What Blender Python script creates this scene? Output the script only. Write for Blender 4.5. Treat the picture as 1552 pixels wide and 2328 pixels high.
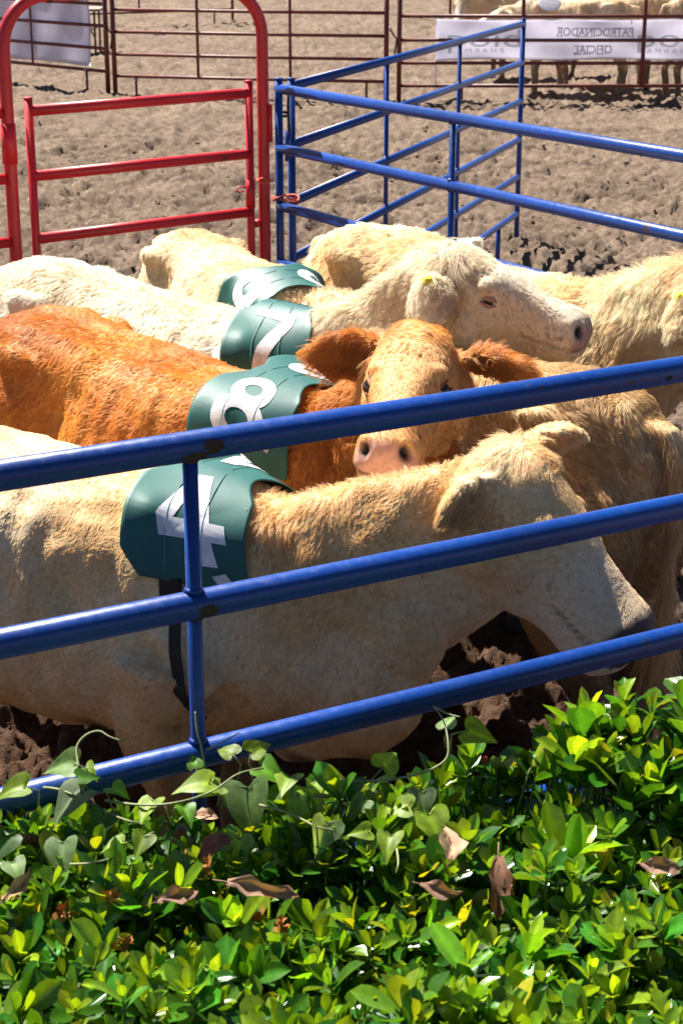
import bpy, bmesh, math, random
import numpy as np
from mathutils import Vector, Matrix
from mathutils.bvhtree import BVHTree
from mathutils.kdtree import KDTree

for o in list(bpy.data.objects):
    bpy.data.objects.remove(o, do_unlink=True)
sc = bpy.context.scene
C = sc.collection
R = math.radians

# ------------------------------------------------------------------ camera
cd = bpy.data.cameras.new('camera')
cam = bpy.data.objects.new('camera', cd)
C.objects.link(cam)
sc.camera = cam
cam.location = (0, 0, 2.406)
cam.rotation_euler = (R(90 - 19.07), 0, 0)
cd.sensor_fit = 'VERTICAL'
cd.sensor_height = 36.0
cd.sensor_width = 24.0
cd.lens = 61.86
cd.clip_start = 0.05
cd.clip_end = 3000
cd.dof.use_dof = True
cd.dof.focus_distance = 4.2
cd.dof.aperture_fstop = 14.0

# ------------------------------------------------------------------ light
SUN_EL, SUN_AZ = R(55), R(-40)          # azimuth measured from +Y (the view), minus = left
sdir = Vector((math.sin(SUN_AZ) * math.cos(SUN_EL), math.cos(SUN_AZ) * math.cos(SUN_EL), math.sin(SUN_EL)))
w = bpy.data.worlds.new('World')
sc.world = w
w.use_nodes = True
nt = w.node_tree
sky = nt.nodes.new('ShaderNodeTexSky')
sky.sky_type = 'NISHITA'
sky.sun_disc = False
sky.sun_elevation = SUN_EL
sky.sun_rotation = SUN_AZ
sky.air_density = .42
sky.dust_density = .4
bg = nt.nodes['Background']
bg.inputs['Strength'].default_value = 0.05
nt.links.new(sky.outputs[0], bg.inputs[0])
sl = bpy.data.lights.new('sun', 'SUN')
sl.energy = 5.0
sl.angle = R(0.53)
sl.color = (1.0, 0.955, 0.88)
so = bpy.data.objects.new('sun', sl)
C.objects.link(so)
so.rotation_euler = sdir.to_track_quat('Z', 'Y').to_euler()
so.location = (-20, 20, 30)
vs = sc.view_settings
vs.view_transform = 'Standard'
vs.look = 'None'
vs.exposure = 1.55
vs.gamma = 1.0
sc.cycles.use_denoising = True
sc.cycles.max_bounces = 8
sc.cycles.diffuse_bounces = 4
sc.cycles.glossy_bounces = 3
sc.cycles.transmission_bounces = 4
sc.cycles.sample_clamp_indirect = 8.0

# ------------------------------------------------------------------ helpers
rng = np.random.default_rng(7)
random.seed(7)


def tag(o, label=None, cat=None, group=None, kind=None):
    if label: o['label'] = label
    if cat: o['category'] = cat
    if group: o['group'] = group
    if kind: o['kind'] = kind
    return o


def empty(name, loc=(0, 0, 0), rz=0.0):
    o = bpy.data.objects.new(name, None)
    C.objects.link(o)
    o.location = loc
    o.rotation_euler = (0, 0, rz)
    o.empty_display_size = .1
    return o


def link(name, me, mats=None, parent=None):
    o = bpy.data.objects.new(name, me)
    C.objects.link(o)
    if mats is not None:
        for m in (mats if isinstance(mats, (list, tuple)) else [mats]):
            me.materials.append(m)
    if parent is not None:
        o.parent = parent
    return o


def mesh(name, v, f, smooth=True):
    me = bpy.data.meshes.new(name)
    me.from_pydata([tuple(p) for p in v], [], [tuple(q) for q in f])
    if smooth:
        me.polygons.foreach_set('use_smooth', np.ones(len(me.polygons), bool))
    me.update()
    return me


def npmesh(name, v, f, smooth=True):
    """all faces with the same corner count, arrays"""
    v = np.asarray(v, np.float32); f = np.asarray(f, np.int32)
    me = bpy.data.meshes.new(name)
    k = f.shape[1]
    me.vertices.add(len(v)); me.vertices.foreach_set('co', v.ravel())
    me.loops.add(f.size); me.loops.foreach_set('vertex_index', f.ravel())
    me.polygons.add(len(f)); me.polygons.foreach_set('loop_start', np.arange(0, f.size, k, dtype=np.int32))
    if smooth:
        me.polygons.foreach_set('use_smooth', np.ones(len(f), bool))
    me.update(calc_edges=True)
    me.validate()
    return me


def vcol(me, col, name='col'):
    a = me.color_attributes.new(name, 'FLOAT_COLOR', 'POINT')
    c = np.ones((len(me.vertices), 4), np.float32)
    c[:, :3] = col
    a.data.foreach_set('color', c.ravel())


def tube_data(pts, rad, n=12, cap=True):
    """tube along a polyline; rad scalar or list"""
    pts = [Vector(p) for p in pts]
    if not hasattr(rad, '__len__'): rad = [rad] * len(pts)
    V, F = [], []
    t0 = (pts[1] - pts[0]).normalized()
    up = Vector((0, 0, 1)) if abs(t0.z) < .9 else Vector((1, 0, 0))
    a = t0.cross(up).normalized()
    for i, p in enumerate(pts):
        if i == 0: t = pts[1] - pts[0]
        elif i == len(pts) - 1: t = pts[-1] - pts[-2]
        else: t = (pts[i + 1] - pts[i]).normalized() + (pts[i] - pts[i - 1]).normalized()
        t.normalize()
        a = (a - t * a.dot(t)).normalized()
        b = t.cross(a)
        for k in range(n):
            th = 2 * math.pi * k / n
            V.append(p + (a * math.cos(th) + b * math.sin(th)) * rad[i])
    for i in range(len(pts) - 1):
        for k in range(n):
            F.append((i * n + k, i * n + (k + 1) % n, (i + 1) * n + (k + 1) % n, (i + 1) * n + k))
    if cap:
        F.append(tuple(range(n))[::-1])
        F.append(tuple(range((len(pts) - 1) * n, len(pts) * n)))
    return V, F


def tube(name, pts, rad, mat, parent=None, n=12):
    V, F = tube_data(pts, rad, n)
    me = mesh(name, V, F)
    for p in me.polygons[-2:]:
        p.use_smooth = False
    return link(name, me, mat, parent)


def hash2(ix, iy, seed=0):
    h = (ix.astype(np.int64) * 374761393 + iy.astype(np.int64) * 668265263 + seed * 974711) & 0x7fffffff
    h = ((h ^ (h >> 13)) * 1274126177) & 0x7fffffff
    return ((h ^ (h >> 16)) & 0xffff) / 65535.0


def vnoise(x, y, seed=0):
    ix = np.floor(x); iy = np.floor(y)
    fx = x - ix; fy = y - iy
    fx = fx * fx * (3 - 2 * fx); fy = fy * fy * (3 - 2 * fy)
    a = hash2(ix, iy, seed); b = hash2(ix + 1, iy, seed); c = hash2(ix, iy + 1, seed); d = hash2(ix + 1, iy + 1, seed)
    return (a * (1 - fx) + b * fx) * (1 - fy) + (c * (1 - fx) + d * fx) * fy


class SinNoise:
    """cheap smooth 3-D noise, roughly -1..1"""
    def __init__(s, freq, n=7, seed=0):
        r = np.random.default_rng(seed)
        k = r.normal(size=(n, 3)); k /= np.linalg.norm(k, axis=1)[:, None]
        s.k = k * freq * r.uniform(.6, 1.5, n)[:, None] * 2 * math.pi
        s.p = r.uniform(0, 6.28, n); s.n = n
    def __call__(s, P):
        return np.sin(P @ s.k.T + s.p).sum(1) / math.sqrt(s.n) * .8


def norm(a):
    return a / np.maximum(np.linalg.norm(a, axis=-1, keepdims=True), 1e-9)


# ------------------------------------------------------------------ materials
def mat_new(name):
    m = bpy.data.materials.new(name)
    m.use_nodes = True
    n = m.node_tree
    b = n.nodes['Principled BSDF']
    return m, n, b


def N(n, t, **kw):
    x = n.nodes.new(t)
    for k, v in kw.items():
        if k in ('ins',):
            for kk, vv in v.items(): x.inputs[kk].default_value = vv
        else: setattr(x, k, v)
    return x


def ramp(n, stops):
    r = n.nodes.new('ShaderNodeValToRGB')
    e = r.color_ramp.elements
    while len(e) < len(stops): e.new(.5)
    for i, (p, c) in enumerate(stops):
        e[i].position = p
        e[i].color = (c[0], c[1], c[2], 1) if hasattr(c, '__len__') else (c, c, c, 1)
    return r


def plain(name, col, rough=.6, metal=0.0, spec=.5):
    m, n, b = mat_new(name)
    tc = N(n, 'ShaderNodeTexCoord')
    nz = N(n, 'ShaderNodeTexNoise', ins={'Scale': 35.0, 'Detail': 5.0})
    n.links.new(tc.outputs['Object'], nz.inputs['Vector'])
    r = ramp(n, [(.3, [c * .8 for c in col]), (.7, [min(1, c * 1.12) for c in col])])
    n.links.new(nz.outputs[0], r.inputs[0])
    n.links.new(r.outputs[0], b.inputs['Base Color'])
    b.inputs['Roughness'].default_value = rough
    b.inputs['Metallic'].default_value = metal
    b.inputs['Specular IOR Level'].default_value = spec
    return m


def paint(name, col, chip=(.05, .025, .015), wear=.66, rough=.32, dust=(.35, .26, .18)):
    """gloss pipe paint with chips to rust, scuffs and some dust"""
    m, n, b = mat_new(name)
    g = N(n, 'ShaderNodeNewGeometry')
    nz = N(n, 'ShaderNodeTexNoise', ins={'Scale': 9.0, 'Detail': 8.0, 'Roughness': .7})
    nz2 = N(n, 'ShaderNodeTexNoise', ins={'Scale': 60.0, 'Detail': 4.0, 'Roughness': .6})
    nz3 = N(n, 'ShaderNodeTexNoise', ins={'Scale': 2.3, 'Detail': 3.0})
    for q in (nz, nz2, nz3): n.links.new(g.outputs['Position'], q.inputs['Vector'])
    vary = ramp(n, [(.3, [c * .72 for c in col]), (.72, [min(1, c * 1.22) for c in col])])
    n.links.new(nz3.outputs[0], vary.inputs[0])
    dm = ramp(n, [(.60, 0.0), (.85, .10)])
    n.links.new(nz2.outputs[0], dm.inputs[0])
    mx0 = N(n, 'ShaderNodeMixRGB'); mx0.inputs[2].default_value = (*dust, 1)
    n.links.new(dm.outputs[0], mx0.inputs[0]); n.links.new(vary.outputs[0], mx0.inputs[1])
    cm = ramp(n, [(wear, 0.0), (wear + .015, 1.0)])
    n.links.new(nz.outputs[0], cm.inputs[0])
    mx = N(n, 'ShaderNodeMixRGB'); mx.inputs[2].default_value = (*chip, 1)
    n.links.new(cm.outputs[0], mx.inputs[0]); n.links.new(mx0.outputs[0], mx.inputs[1])
    n.links.new(mx.outputs[0], b.inputs['Base Color'])
    rr = ramp(n, [(.3, rough - .06), (.8, rough + .14)])
    n.links.new(nz2.outputs[0], rr.inputs[0]); n.links.new(rr.outputs[0], b.inputs['Roughness'])
    bp = N(n, 'ShaderNodeBump', ins={'Strength': .12, 'Distance': .002})
    n.links.new(nz2.outputs[0], bp.inputs['Height']); n.links.new(bp.outputs[0], b.inputs['Normal'])
    return m


M = {}
M['blue'] = paint('blue_paint', (.003, .040, .225), wear=.65)
M['red'] = paint('red_paint', (.52, .012, .017), chip=(.09, .04, .03), wear=.67, rough=.4)
M['oxide'] = paint('oxide_red_paint', (.14, .024, .014), chip=(.05, .02, .012), wear=.66, rough=.5)
M['rust'] = plain('rusty_weld', (.045, .022, .012), .85)
M['twine'] = plain('orange_twine', (.75, .12, .05), .7)
M['chain'] = plain('dark_steel', (.03, .028, .026), .5, .8)


def mat_dirt():
    m, n, b = mat_new('arena_dirt')
    g = N(n, 'ShaderNodeNewGeometry')
    a = N(n, 'ShaderNodeTexNoise', ins={'Scale': 1.1, 'Detail': 6.0, 'Roughness': .6})
    c = N(n, 'ShaderNodeTexNoise', ins={'Scale': 14.0, 'Detail': 8.0, 'Roughness': .7})
    d = N(n, 'ShaderNodeTexNoise', ins={'Scale': 90.0, 'Detail': 6.0, 'Roughness': .7})
    for q in (a, c, d): n.links.new(g.outputs['Position'], q.inputs['Vector'])
    at = N(n, 'ShaderNodeAttribute', attribute_name='col')
    r1 = ramp(n, [(.3, (.095, .067, .049)), (.52, (.19, .139, .102)), (.75, (.31, .237, .18))])
    n.links.new(c.outputs[0], r1.inputs[0])
    r2 = ramp(n, [(.35, (.75, .72, .70)), (.65, (1.1, 1.08, 1.05))])
    n.links.new(a.outputs[0], r2.inputs[0])
    mu = N(n, 'ShaderNodeMixRGB', blend_type='MULTIPLY'); mu.inputs[0].default_value = 1
    n.links.new(r1.outputs[0], mu.inputs[1]); n.links.new(r2.outputs[0], mu.inputs[2])
    m2 = N(n, 'ShaderNodeMixRGB', blend_type='MULTIPLY'); m2.inputs[0].default_value = 1
    n.links.new(mu.outputs[0], m2.inputs[1]); n.links.new(at.outputs['Color'], m2.inputs[2])
    n.links.new(m2.outputs[0], b.inputs['Base Color'])
    b.inputs['Roughness'].default_value = .95
    b.inputs['Specular IOR Level'].default_value = .15
    ad = N(n, 'ShaderNodeMath', operation='ADD')
    n.links.new(c.outputs[0], ad.inputs[0]); n.links.new(d.outputs[0], ad.inputs[1])
    bp = N(n, 'ShaderNodeBump', ins={'Strength': .9, 'Distance': .02})
    n.links.new(ad.outputs[0], bp.inputs['Height']); n.links.new(bp.outputs[0], b.inputs['Normal'])
    return m


M['dirt'] = mat_dirt()

# ------------------------------------------------------------------ ground
def dirt_h(x, y):
    # trampled, dragged arena soil: clumps, hoof pits and low furrows
    wx = x + .12 * (vnoise(x * 2.1, y * 2.1, 3) - .5); wy = y + .12 * (vnoise(x * 2.3, y * 2.3, 4) - .5)
    h = .05 * (vnoise(x * .9, y * .9, 1) - .5)
    h += .06 * (vnoise(wx * 3.1, wy * 3.6, 2) - .5)
    n1 = vnoise(wx * 6.5, wy * 9.5, 5); h += .065 * (n1 - .5) * (.4 + 1.2 * vnoise(x * .8, y * .8, 41))
    n2 = vnoise(wx * 17, wy * 19, 6); h += .075 * np.abs(n2 - .5) * (.4 + 1.2 * vnoise(x * 1.1, y * 1.1, 42))
    h += .026 * (vnoise(wx * 37, wy * 39, 7) - .5)
    h += .012 * (vnoise(x * 80, y * 80, 8) - .5)
    st = lambda q, a, b: np.clip((q - a) / (b - a), 0, 1)
    dens = .35 + 1.1 * vnoise(x * .9 + 5, y * .7, 43)
    h += .013 * dens * st(vnoise(wx * 11, wy * 13, 44), .50, .62)
    h += .019 * dens * st(vnoise(wx * 21 + 3, wy * 24, 45), .52, .62)
    h += .013 * st(vnoise(wx * 43, wy * 46, 46), .5, .62)
    pit = vnoise(wx * 5.2, wy * 5.2, 9)
    h -= .065 * np.clip((pit - .66) / .16, 0, 1)
    h += .03 * np.clip((vnoise(wx * 9.2, wy * 9.2, 10) - .72) / .2, 0, 1)
    return h


def build_ground():
    ys = [-900, -60, -8, 0, 2.0, 3.0]
    y = 3.4
    while y < 52:
        ys.append(y); y += .013 if y < 5.6 else (.02 if y < 8.2 else max(.024, .0027 * y + .0))
        if y > 20: y += .06
    ys += [60, 80, 130, 300, 900, 2500]
    s = np.concatenate([[-60, -14, -5, -2.2, -1.5], np.linspace(-1.15, 1.15, 330), [1.5, 2.2, 5, 14, 60]])
    ys = np.array(ys)
    hw = np.clip(np.maximum(ys, 0) * .21 + .75, .75, 60)
    X = s[None, :] * hw[:, None]
    Y = np.repeat(ys[:, None], len(s), 1)
    H = dirt_h(X, Y)
    fade = np.clip((70 - np.abs(Y)) / 20, 0, 1) * np.clip((30 - np.abs(X)) / 10, 0, 1)
    H = H * fade
    V = np.stack([X, Y, H], -1).reshape(-1, 3)
    nr, nc = X.shape
    i = np.arange(nr - 1)[:, None] * nc + np.arange(nc - 1)[None, :]
    F = np.stack([i, i + 1, i + nc + 1, i + nc], -1).reshape(-1, 4)
    me = npmesh('ground', V, F)
    # soil inside the pen is coloured redder and darker than the raked arena
    x, yy = V[:, 0], V[:, 1]
    edge = (x + .29) * .8426 + (yy - 8.31) * .5386
    pen = np.clip((-edge + .25 * (vnoise(x * 2, yy * 2, 11) - .5)) / .5, 0, 1) * np.clip((7.6 - yy + .8 * (vnoise(x * 1.5, yy * 1.5, 12) - .5)) / 1.2, 0, 1)
    col = np.ones((len(V), 3)) * (1 - pen[:, None]) + pen[:, None] * np.array([.52, .40, .33])
    vcol(me, col)
    o = link('ground', me, M['dirt'])
    tag(o, kind='structure', label='trampled tan arena dirt under the whole scene')
    return o


build_ground()


def build_clods():
    bm = bmesh.new()
    bmesh.ops.create_icosphere(bm, subdivisions=1, radius=1)
    base = np.array([v.co[:] for v in bm.verts]); fb = np.array([[v.index for v in f.verts] for f in bm.faces])
    bm.free()
    n = 9000
    u = rng.uniform(0, 1, n)
    Y = 3.9 + 17 * u ** 1.7
    X = rng.uniform(-1.1, 1.1, n) * (Y * .21 + .75)
    s = .004 + .012 * rng.uniform(0, 1, n) ** 6
    s *= np.clip(Y / 8, .9, 1.35)
    keep = vnoise(X * 1.3, Y * 1.3, 21) > .46
    X, Y, s = X[keep], Y[keep], s[keep]; n = len(X)
    Z = dirt_h(X, Y)
    Vs = base[None] * (1 + .35 * rng.normal(size=(n, len(base), 1)).clip(-1, 1)) * (s[:, None, None] * rng.uniform(.6, 1.3, (n, 1, 3)) * np.array([1.15, 1.15, .7]))
    Vs = Vs + np.stack([X, Y, Z + s * .05], -1)[:, None, :]
    F = fb[None] + (np.arange(n) * len(base))[:, None, None]
    me = npmesh('dirt_clods', Vs.reshape(-1, 3), F.reshape(-1, 3), smooth=False)
    edge = (X + .29) * .8426 + (Y - 8.31) * .5386
    pen = ((edge < 0) & (Y < 7)).astype(float)
    col = (1 - pen)[:, None] * np.array([1.0, .98, .96]) + pen[:, None] * np.array([.52, .40, .33])
    vcol(me, np.repeat(col, len(base), 0))
    o = link('dirt_clods', me, M['dirt'])
    tag(o, 'loose clods of soil strewn over the arena dirt', 'dirt', kind='stuff')


build_clods()

# ------------------------------------------------------------------ fences
def lerp(a, b, t):
    return Vector(a) * (1 - t) + Vector(b) * t


def panel(label, p0, p1, zs, rr, rp, mat, braces=(), post_top=None, rb=None, feet=(), name='fence_panel', cat='fence panel', group=None, welds=True, posts=(True, True)):
    p0 = Vector((p0[0], p0[1], 0)); p1 = Vector((p1[0], p1[1], 0))
    e = empty(name, p0); tag(e, label, cat, group)
    d = p1 - p0
    Z = Vector((0, 0, 1))
    for z in zs:
        tube('rail', [Z * z, d * .5 + Z * (z - .004), d + Z * z], rr, mat, e, 20)
    top = post_top or zs[0] + .045
    for k, q in enumerate((Vector(), d)):
        if posts[k]:
            tube('post', [q - Z * .05, q + Z * top], rp, mat, e, 16)
            V, F = tube_data([q + Z * top, q + Z * (top + .008)], rp * 1.08, 16)
            link('post_cap', mesh('post_cap', V, F), mat, e)
    for t in braces:
        q = d * t
        tube('brace', [q + Z * (zs[-1]), q + Z * zs[0]], rb or rr * .55, mat, e, 12)
        if welds:
            for j, z in enumerate(zs):
                for sgn in ((-1,) if j == 0 else (1, -1)):
                    V, F = tube_data([q + Z * (z + sgn * rr * .86), q + Z * (z + sgn * rr * 1.16)], [(rb or rr * .55) * 1.42, (rb or rr * .55) * 1.08], 12)
                    link('weld', mesh('weld', V, F), M['rust'] if (j == 0 or (j == 1 and sgn < 0)) else mat, e)
    for t in feet:
        q = d * t
        tube('foot', [q - Z * .05, q + Z * zs[-1]], rr * .8, mat, e, 10)
    return e


ZS = [1.60 - .27 * i for i in range(6)]
GP = (-.29, 8.31); GR = (-.235, 8.43); CC = (1.29, 12.95); PC = (2.38, 4.13); PL = (-1.90, 1.725)
near = panel('blue pipe fence panel running across the front of the cattle pen', PC, PL, ZS, .0245, .022, M['blue'],
             braces=(.36, .612), rb=.0125, group=None)
panel('blue pipe fence panel along the right side of the pen, meeting the red gate', GP, PC, ZS, .0235, .019, M['blue'], braces=(.275, .64), rb=.013, post_top=1.64)
panel('blue pipe fence panel running out into the arena behind the pen', GR, CC, ZS, .0215, .0185, M['blue'], braces=(.316, .637), rb=.013, post_top=1.63, feet=(.12, .88))

def rust_patch(zr, t, half, a0, a1, seed):
    d = Vector((PL[0] - PC[0], PL[1] - PC[1], 0)); L = d.length; u = d / L; nrm = Vector((0, 0, 1)).cross(u)
    if nrm.y > 0: nrm = -nrm
    r = np.random.default_rng(seed)
    nu, nv = 16, 10; V, F = [], []
    ed = [1 - .45 * r.random() for _ in range(nv + 1)]; ed2 = [1 - .5 * r.random() for _ in range(nv + 1)]
    for j in range(nv + 1):
        a = a0 + (a1 - a0) * j / nv
        w_ = half * math.sin(math.pi * (.12 + .76 * j / nv)) ** .6
        for i in range(nu + 1):
            k = -1 + 2 * i / nu
            x = w_ * k * (ed[j] if k < 0 else ed2[j])
            V.append(u * (t * L + x) + (nrm * math.cos(a) + Vector((0, 0, 1)) * math.sin(a)) * .0252 + Vector((0, 0, zr - .002)))
    for j in range(nv):
        for i in range(nu):
            q = j * (nu + 1) + i; F.append((q, q + 1, q + nu + 2, q + nu + 1))
    link('rust_patch', mesh('rust_patch', V, F), M['rust'], near)


rust_patch(1.60, .612, .028, R(-70), R(-12), 1)
rust_patch(1.60, .606, .022, R(-30), R(28), 5)
rust_patch(1.33, .609, .022, R(-60), R(10), 2)
rust_patch(1.60, .42, .010, R(-25), R(-5), 3)
rust_patch(1.33, .52, .012, R(-45), R(-30), 4)

# red arch gate
def red_gate():
    A = Vector((-1.405, 7.55, 0)); B = Vector((-.362, 8.30, 0))
    d = B - A; L = d.length; u = d / L; Z = Vector((0, 0, 1))
    e = empty('arch_gate_frame', A); tag(e, 'red pipe arch framing the gate opening at the back of the pen', 'gate arch')
    top = 2.045; r = .21
    pts = [-Z * .05, Z * .8, Z * (top - r)]
    for k in range(1, 9):
        a = math.pi / 2 * k / 8
        pts.append(u * (r - r * math.cos(a)) + Z * (top - r + r * math.sin(a)))
    pts2 = [d - p.dot(u) * u + Z * p.z if False else (u * (L - p.dot(u)) + Z * p.z) for p in pts][::-1]
    tube('arch_tube', pts + pts2, .0275, M['red'], e, 18)
    V, F = tube_data([Z * 1.36, Z * 1.53], .0325, 18)
    link('collar', mesh('collar', V, F), M['red'], e)
    V, F = tube_data([u * (r + .012) + Z * (top - .032), u * (r + .012) + Z * (top + .034)], [.016, .03], 10)
    link('weld', mesh('weld', V, F), M['rust'], e)
    # the gate leaf
    g0 = Vector((-1.325, 7.61, 0)); g1 = Vector((-.425, 8.262, 0))
    g = empty('gate', g0); tag(g, 'red pipe gate leaf hung inside the red arch', 'gate')
    d2 = g1 - g0
    for z in (1.575, 1.30, 1.03, .76, .49, .22):
        tube('rail', [Z * z, d2 + Z * (z + .01)], .0235, M['red'], g, 18)
    for q, tp in ((Vector(), 1.625), (d2, 1.635)):
        tube('stile', [q + Z * .12, q + Z * tp], .019, M['red'], g, 16)
        V, F = tube_data([q + Z * tp, q + Z * (tp + .007)], .0205, 16)
        link('stile_cap', mesh('stile_cap', V, F), M['red'], g)
    V, F = tube_data([d2 + Z * 1.06, d2 + Z * 1.19], .0225, 14)
    link('latch_sleeve', mesh('latch_sleeve', V, F), M['red'], g)
    pv = u.cross(Z)
    pp = d2 + Z * 1.155 - u * .018
    tube('latch_handle', [pp, pp - u * .02 + Z * .006, pp - u * .05 + Z * .004, pp - u * .058 - Z * .01, pp - u * .045 - Z * .018, pp - u * .018 - Z * .016], .004, M['red'], g, 8)
    V, F = tube_data([d2 + u * .022 + Z * .98, d2 + u * .05 + Z * .985], .018, 10)
    link('latch_bolt', mesh('latch_bolt', V, F), M['red'], g)
    # fixed red panel to the left of the arch
    panel('red pipe fence panel at the left frame edge beside the arch', (-1.43, 7.53), (-3.4, 6.1), [1.575, 1.30, 1.03, .76, .49, .22], .0235, .019, M['red'], braces=(.5,), rb=.012, posts=(False, True), welds=False)


red_gate()

# twine and chains at the gate corner
def twine(name, label, cx, cy, z, r, mat, turns=1.6, tails=2):
    pts = []
    for k in range(int(22 * turns)):
        a = 2 * math.pi * k / 22
        pts.append((cx + r * math.cos(a) * (1 + .05 * math.sin(3 * a)), cy + r * math.sin(a), z + .006 * math.sin(2.3 * a) + .004 * k / 22))
    x, y, zz = pts[-1]
    pts += [(x + .012, y - .02, zz + .012), (x + .03, y - .03, zz + .02), (x + .045, y - .03, zz + .004)]
    o = tube(name, pts, .0042, mat, None, 6)
    tag(o, label, 'twine')


tw = []
for k in range(40):
    a = 2 * math.pi * k / 26
    tw.append((-.262 + .062 * math.cos(a), 8.345 + .055 * math.sin(a) - .0, 1.075 + .008 * math.sin(2 * a) + .0006 * k))
tw += [(-.30, 8.285, 1.10), (-.27, 8.28, 1.118), (-.245, 8.285, 1.10), (-.21, 8.29, 1.088)]
tag(tube('tie_twine', tw, .0045, M['twine'], None, 6), 'orange baling twine tied round two blue posts beside the gate', 'twine')
twine('tie_twine', 'orange baling twine wound round the red arch leg', -.362, 8.30, 1.175, .031, M['twine'])
hk = empty('latch_chain', (-.235, 8.40, 1.5)); tag(hk, 'dark steel chain and hook on the blue post by the gate', 'chain')
Vc = Vector((0, 0, 0))
tube('chain_strip', [(-.012, -.016, .09), (-.014, -.02, .0), (-.011, -.021, -.10), (-.016, -.018, -.2)], .0065, M['chain'], hk, 8)
tube('hook', [(-.012, -.02, -.02), (-.035, -.024, -.012), (-.052, -.022, -.018), (-.05, -.022, -.03), (-.02, -.021, -.034)], .007, M['chain'], hk, 8)
tube('clip', [(-.018, -.02, -.10), (-.02, -.02, -.24)], .012, M['blue'], hk, 8)
hb = tube('hinge_bracket', [(-.33, 8.29, 1.36), (-.33, 8.285, 1.53)], .011, M['red'], None, 8)
tag(hb, 'red hinge bracket between the arch leg and the blue post', 'bracket')

# far oxide-red panels
ZF = [1.64, 1.36, 1.08, .79, .51, .23]
ZL = [1.72, 1.45, 1.175, .90, .615, .325]
panel('brownish red far fence panel carrying the plain white sheet', (-3.065, 23.70), (-6.6, 27.2), ZL, .022, .032, M['oxide'], braces=(.33, .66), rb=.016, feet=(.09,), welds=False)
panel('brownish red far fence panel between the two banners', (-2.97, 23.70), (.565, 22.90), [z + .0 for z in ZL[:0]] + [1.66, 1.39, 1.11, .83, .545, .27], .0215, .032, M['oxide'], braces=(.315, .655), rb=.019, feet=(.08, .93), welds=False)
panel('brownish red far fence panel carrying the mirrored sponsor banner', (.725, 22.8), (5.4, 22.8), ZF, .0225, .03, M['oxide'], braces=(.33, .655), rb=.026, feet=(.17,), welds=False)
for (x, y, s) in ((-3.02, 23.64, 1), (.645, 22.80, 2)):
    ch = tube('panel_chain', [(x - .05, y, .95), (x, y - .05, .86), (x + .05, y, .80), (x + .02, y - .04, .62)], .012, M['chain'], None, 6)
    tag(ch, 'dark chain tying the far panels together by the white sheet' if s == 1 else 'dark chain tying the far panels together by the sponsor banner', 'chain')

# ------------------------------------------------------------------ banners
def mat_cloth(name, col, tr=.35):
    m, n, b = mat_new(name)
    g = N(n, 'ShaderNodeNewGeometry')
    nz = N(n, 'ShaderNodeTexNoise', ins={'Scale': 3.0, 'Detail': 5.0})
    n.links.new(g.outputs['Position'], nz.inputs['Vector'])
    r = ramp(n, [(.3, [c * .85 for c in col]), (.7, col)])
    n.links.new(nz.outputs[0], r.inputs[0])
    t = N(n, 'ShaderNodeBsdfTranslucent'); mx = N(n, 'ShaderNodeMixShader'); mx.inputs[0].default_value = tr
    n.links.new(r.outputs[0], b.inputs['Base Color']); n.links.new(r.outputs[0], t.inputs[0])
    b.inputs['Roughness'].default_value = .55
    n.links.new(b.outputs[0], mx.inputs[1]); n.links.new(t.outputs[0], mx.inputs[2])
    n.links.new(mx.outputs[0], n.nodes['Material Output'].inputs[0])
    return m


M['sheet'] = mat_cloth('banner_vinyl', (.84, .82, .90), .6)
M['print'] = mat_cloth('grey_print', (.50, .48, .52), .55)
M['print_green'] = mat_cloth('faded_green_print', (.70, .74, .74), .58)
M['print_pale'] = mat_cloth('faded_grey_print', (.62, .60, .66), .55)
M['cord'] = plain('white_cord', (.75, .73, .70), .7)


def banner(label, p0, p1, z0, z1, off, seed):
    p0 = Vector((*p0, 0)); p1 = Vector((*p1, 0)); d = p1 - p0; L = d.length; u = d / L
    nrm = Vector((u.y, -u.x, 0))
    e = empty('banner', p0); tag(e, label, 'banner')
    nx, nz_ = 60, 16
    def P(s, t):
        x = s * L; z = z0 + (z1 - z0) * t
        q = .02 * math.sin(3.1 * x + seed + 2 * t) + .012 * math.sin(7.7 * x - 5 * t + seed) + .02 * math.sin(5 * (x * .8 + t * 1.3) + seed)
        sag = -.018 * math.sin(math.pi * ((x / 1.5) % 1)) * (1 if t > .5 else -1) * abs(2 * t - 1)
        return u * x + Vector((0, 0, z + sag)) + nrm * (off + q * .7)
    V, F = [], []
    for i in range(nx + 1):
        for j in range(nz_ + 1): V.append(P(i / nx, j / nz_))
    for i in range(nx):
        for j in range(nz_):
            a = i * (nz_ + 1) + j
            F.append((a, a + nz_ + 1, a + nz_ + 2, a + 1))
    o = link('sheet', mesh('sheet', V, F), M['sheet'], e)
    md = o.modifiers.new('thick', 'SOLIDIFY'); md.thickness = .003
    return e, P, L, o


def text_mesh(txt, size, width=None, bold=.0):
    cu = bpy.data.curves.new('txt', 'FONT'); cu.body = txt; cu.size = size; cu.align_x = 'CENTER'; cu.align_y = 'CENTER'; cu.offset = bold
    cu.resolution_u = 3
    o = bpy.data.objects.new('txt', cu); C.objects.link(o)
    dg = bpy.context.evaluated_depsgraph_get()
    me = bpy.data.meshes.new_from_object(o.evaluated_get(dg))
    bpy.data.objects.remove(o); bpy.data.curves.remove(cu)
    co = np.array([v.co[:] for v in me.vertices]); fs = [tuple(p.vertices) for p in me.polygons]
    bpy.data.meshes.remove(me)
    if width:
        co[:, 0] *= width / (co[:, 0].max() - co[:, 0].min())
    return co, fs


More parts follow.
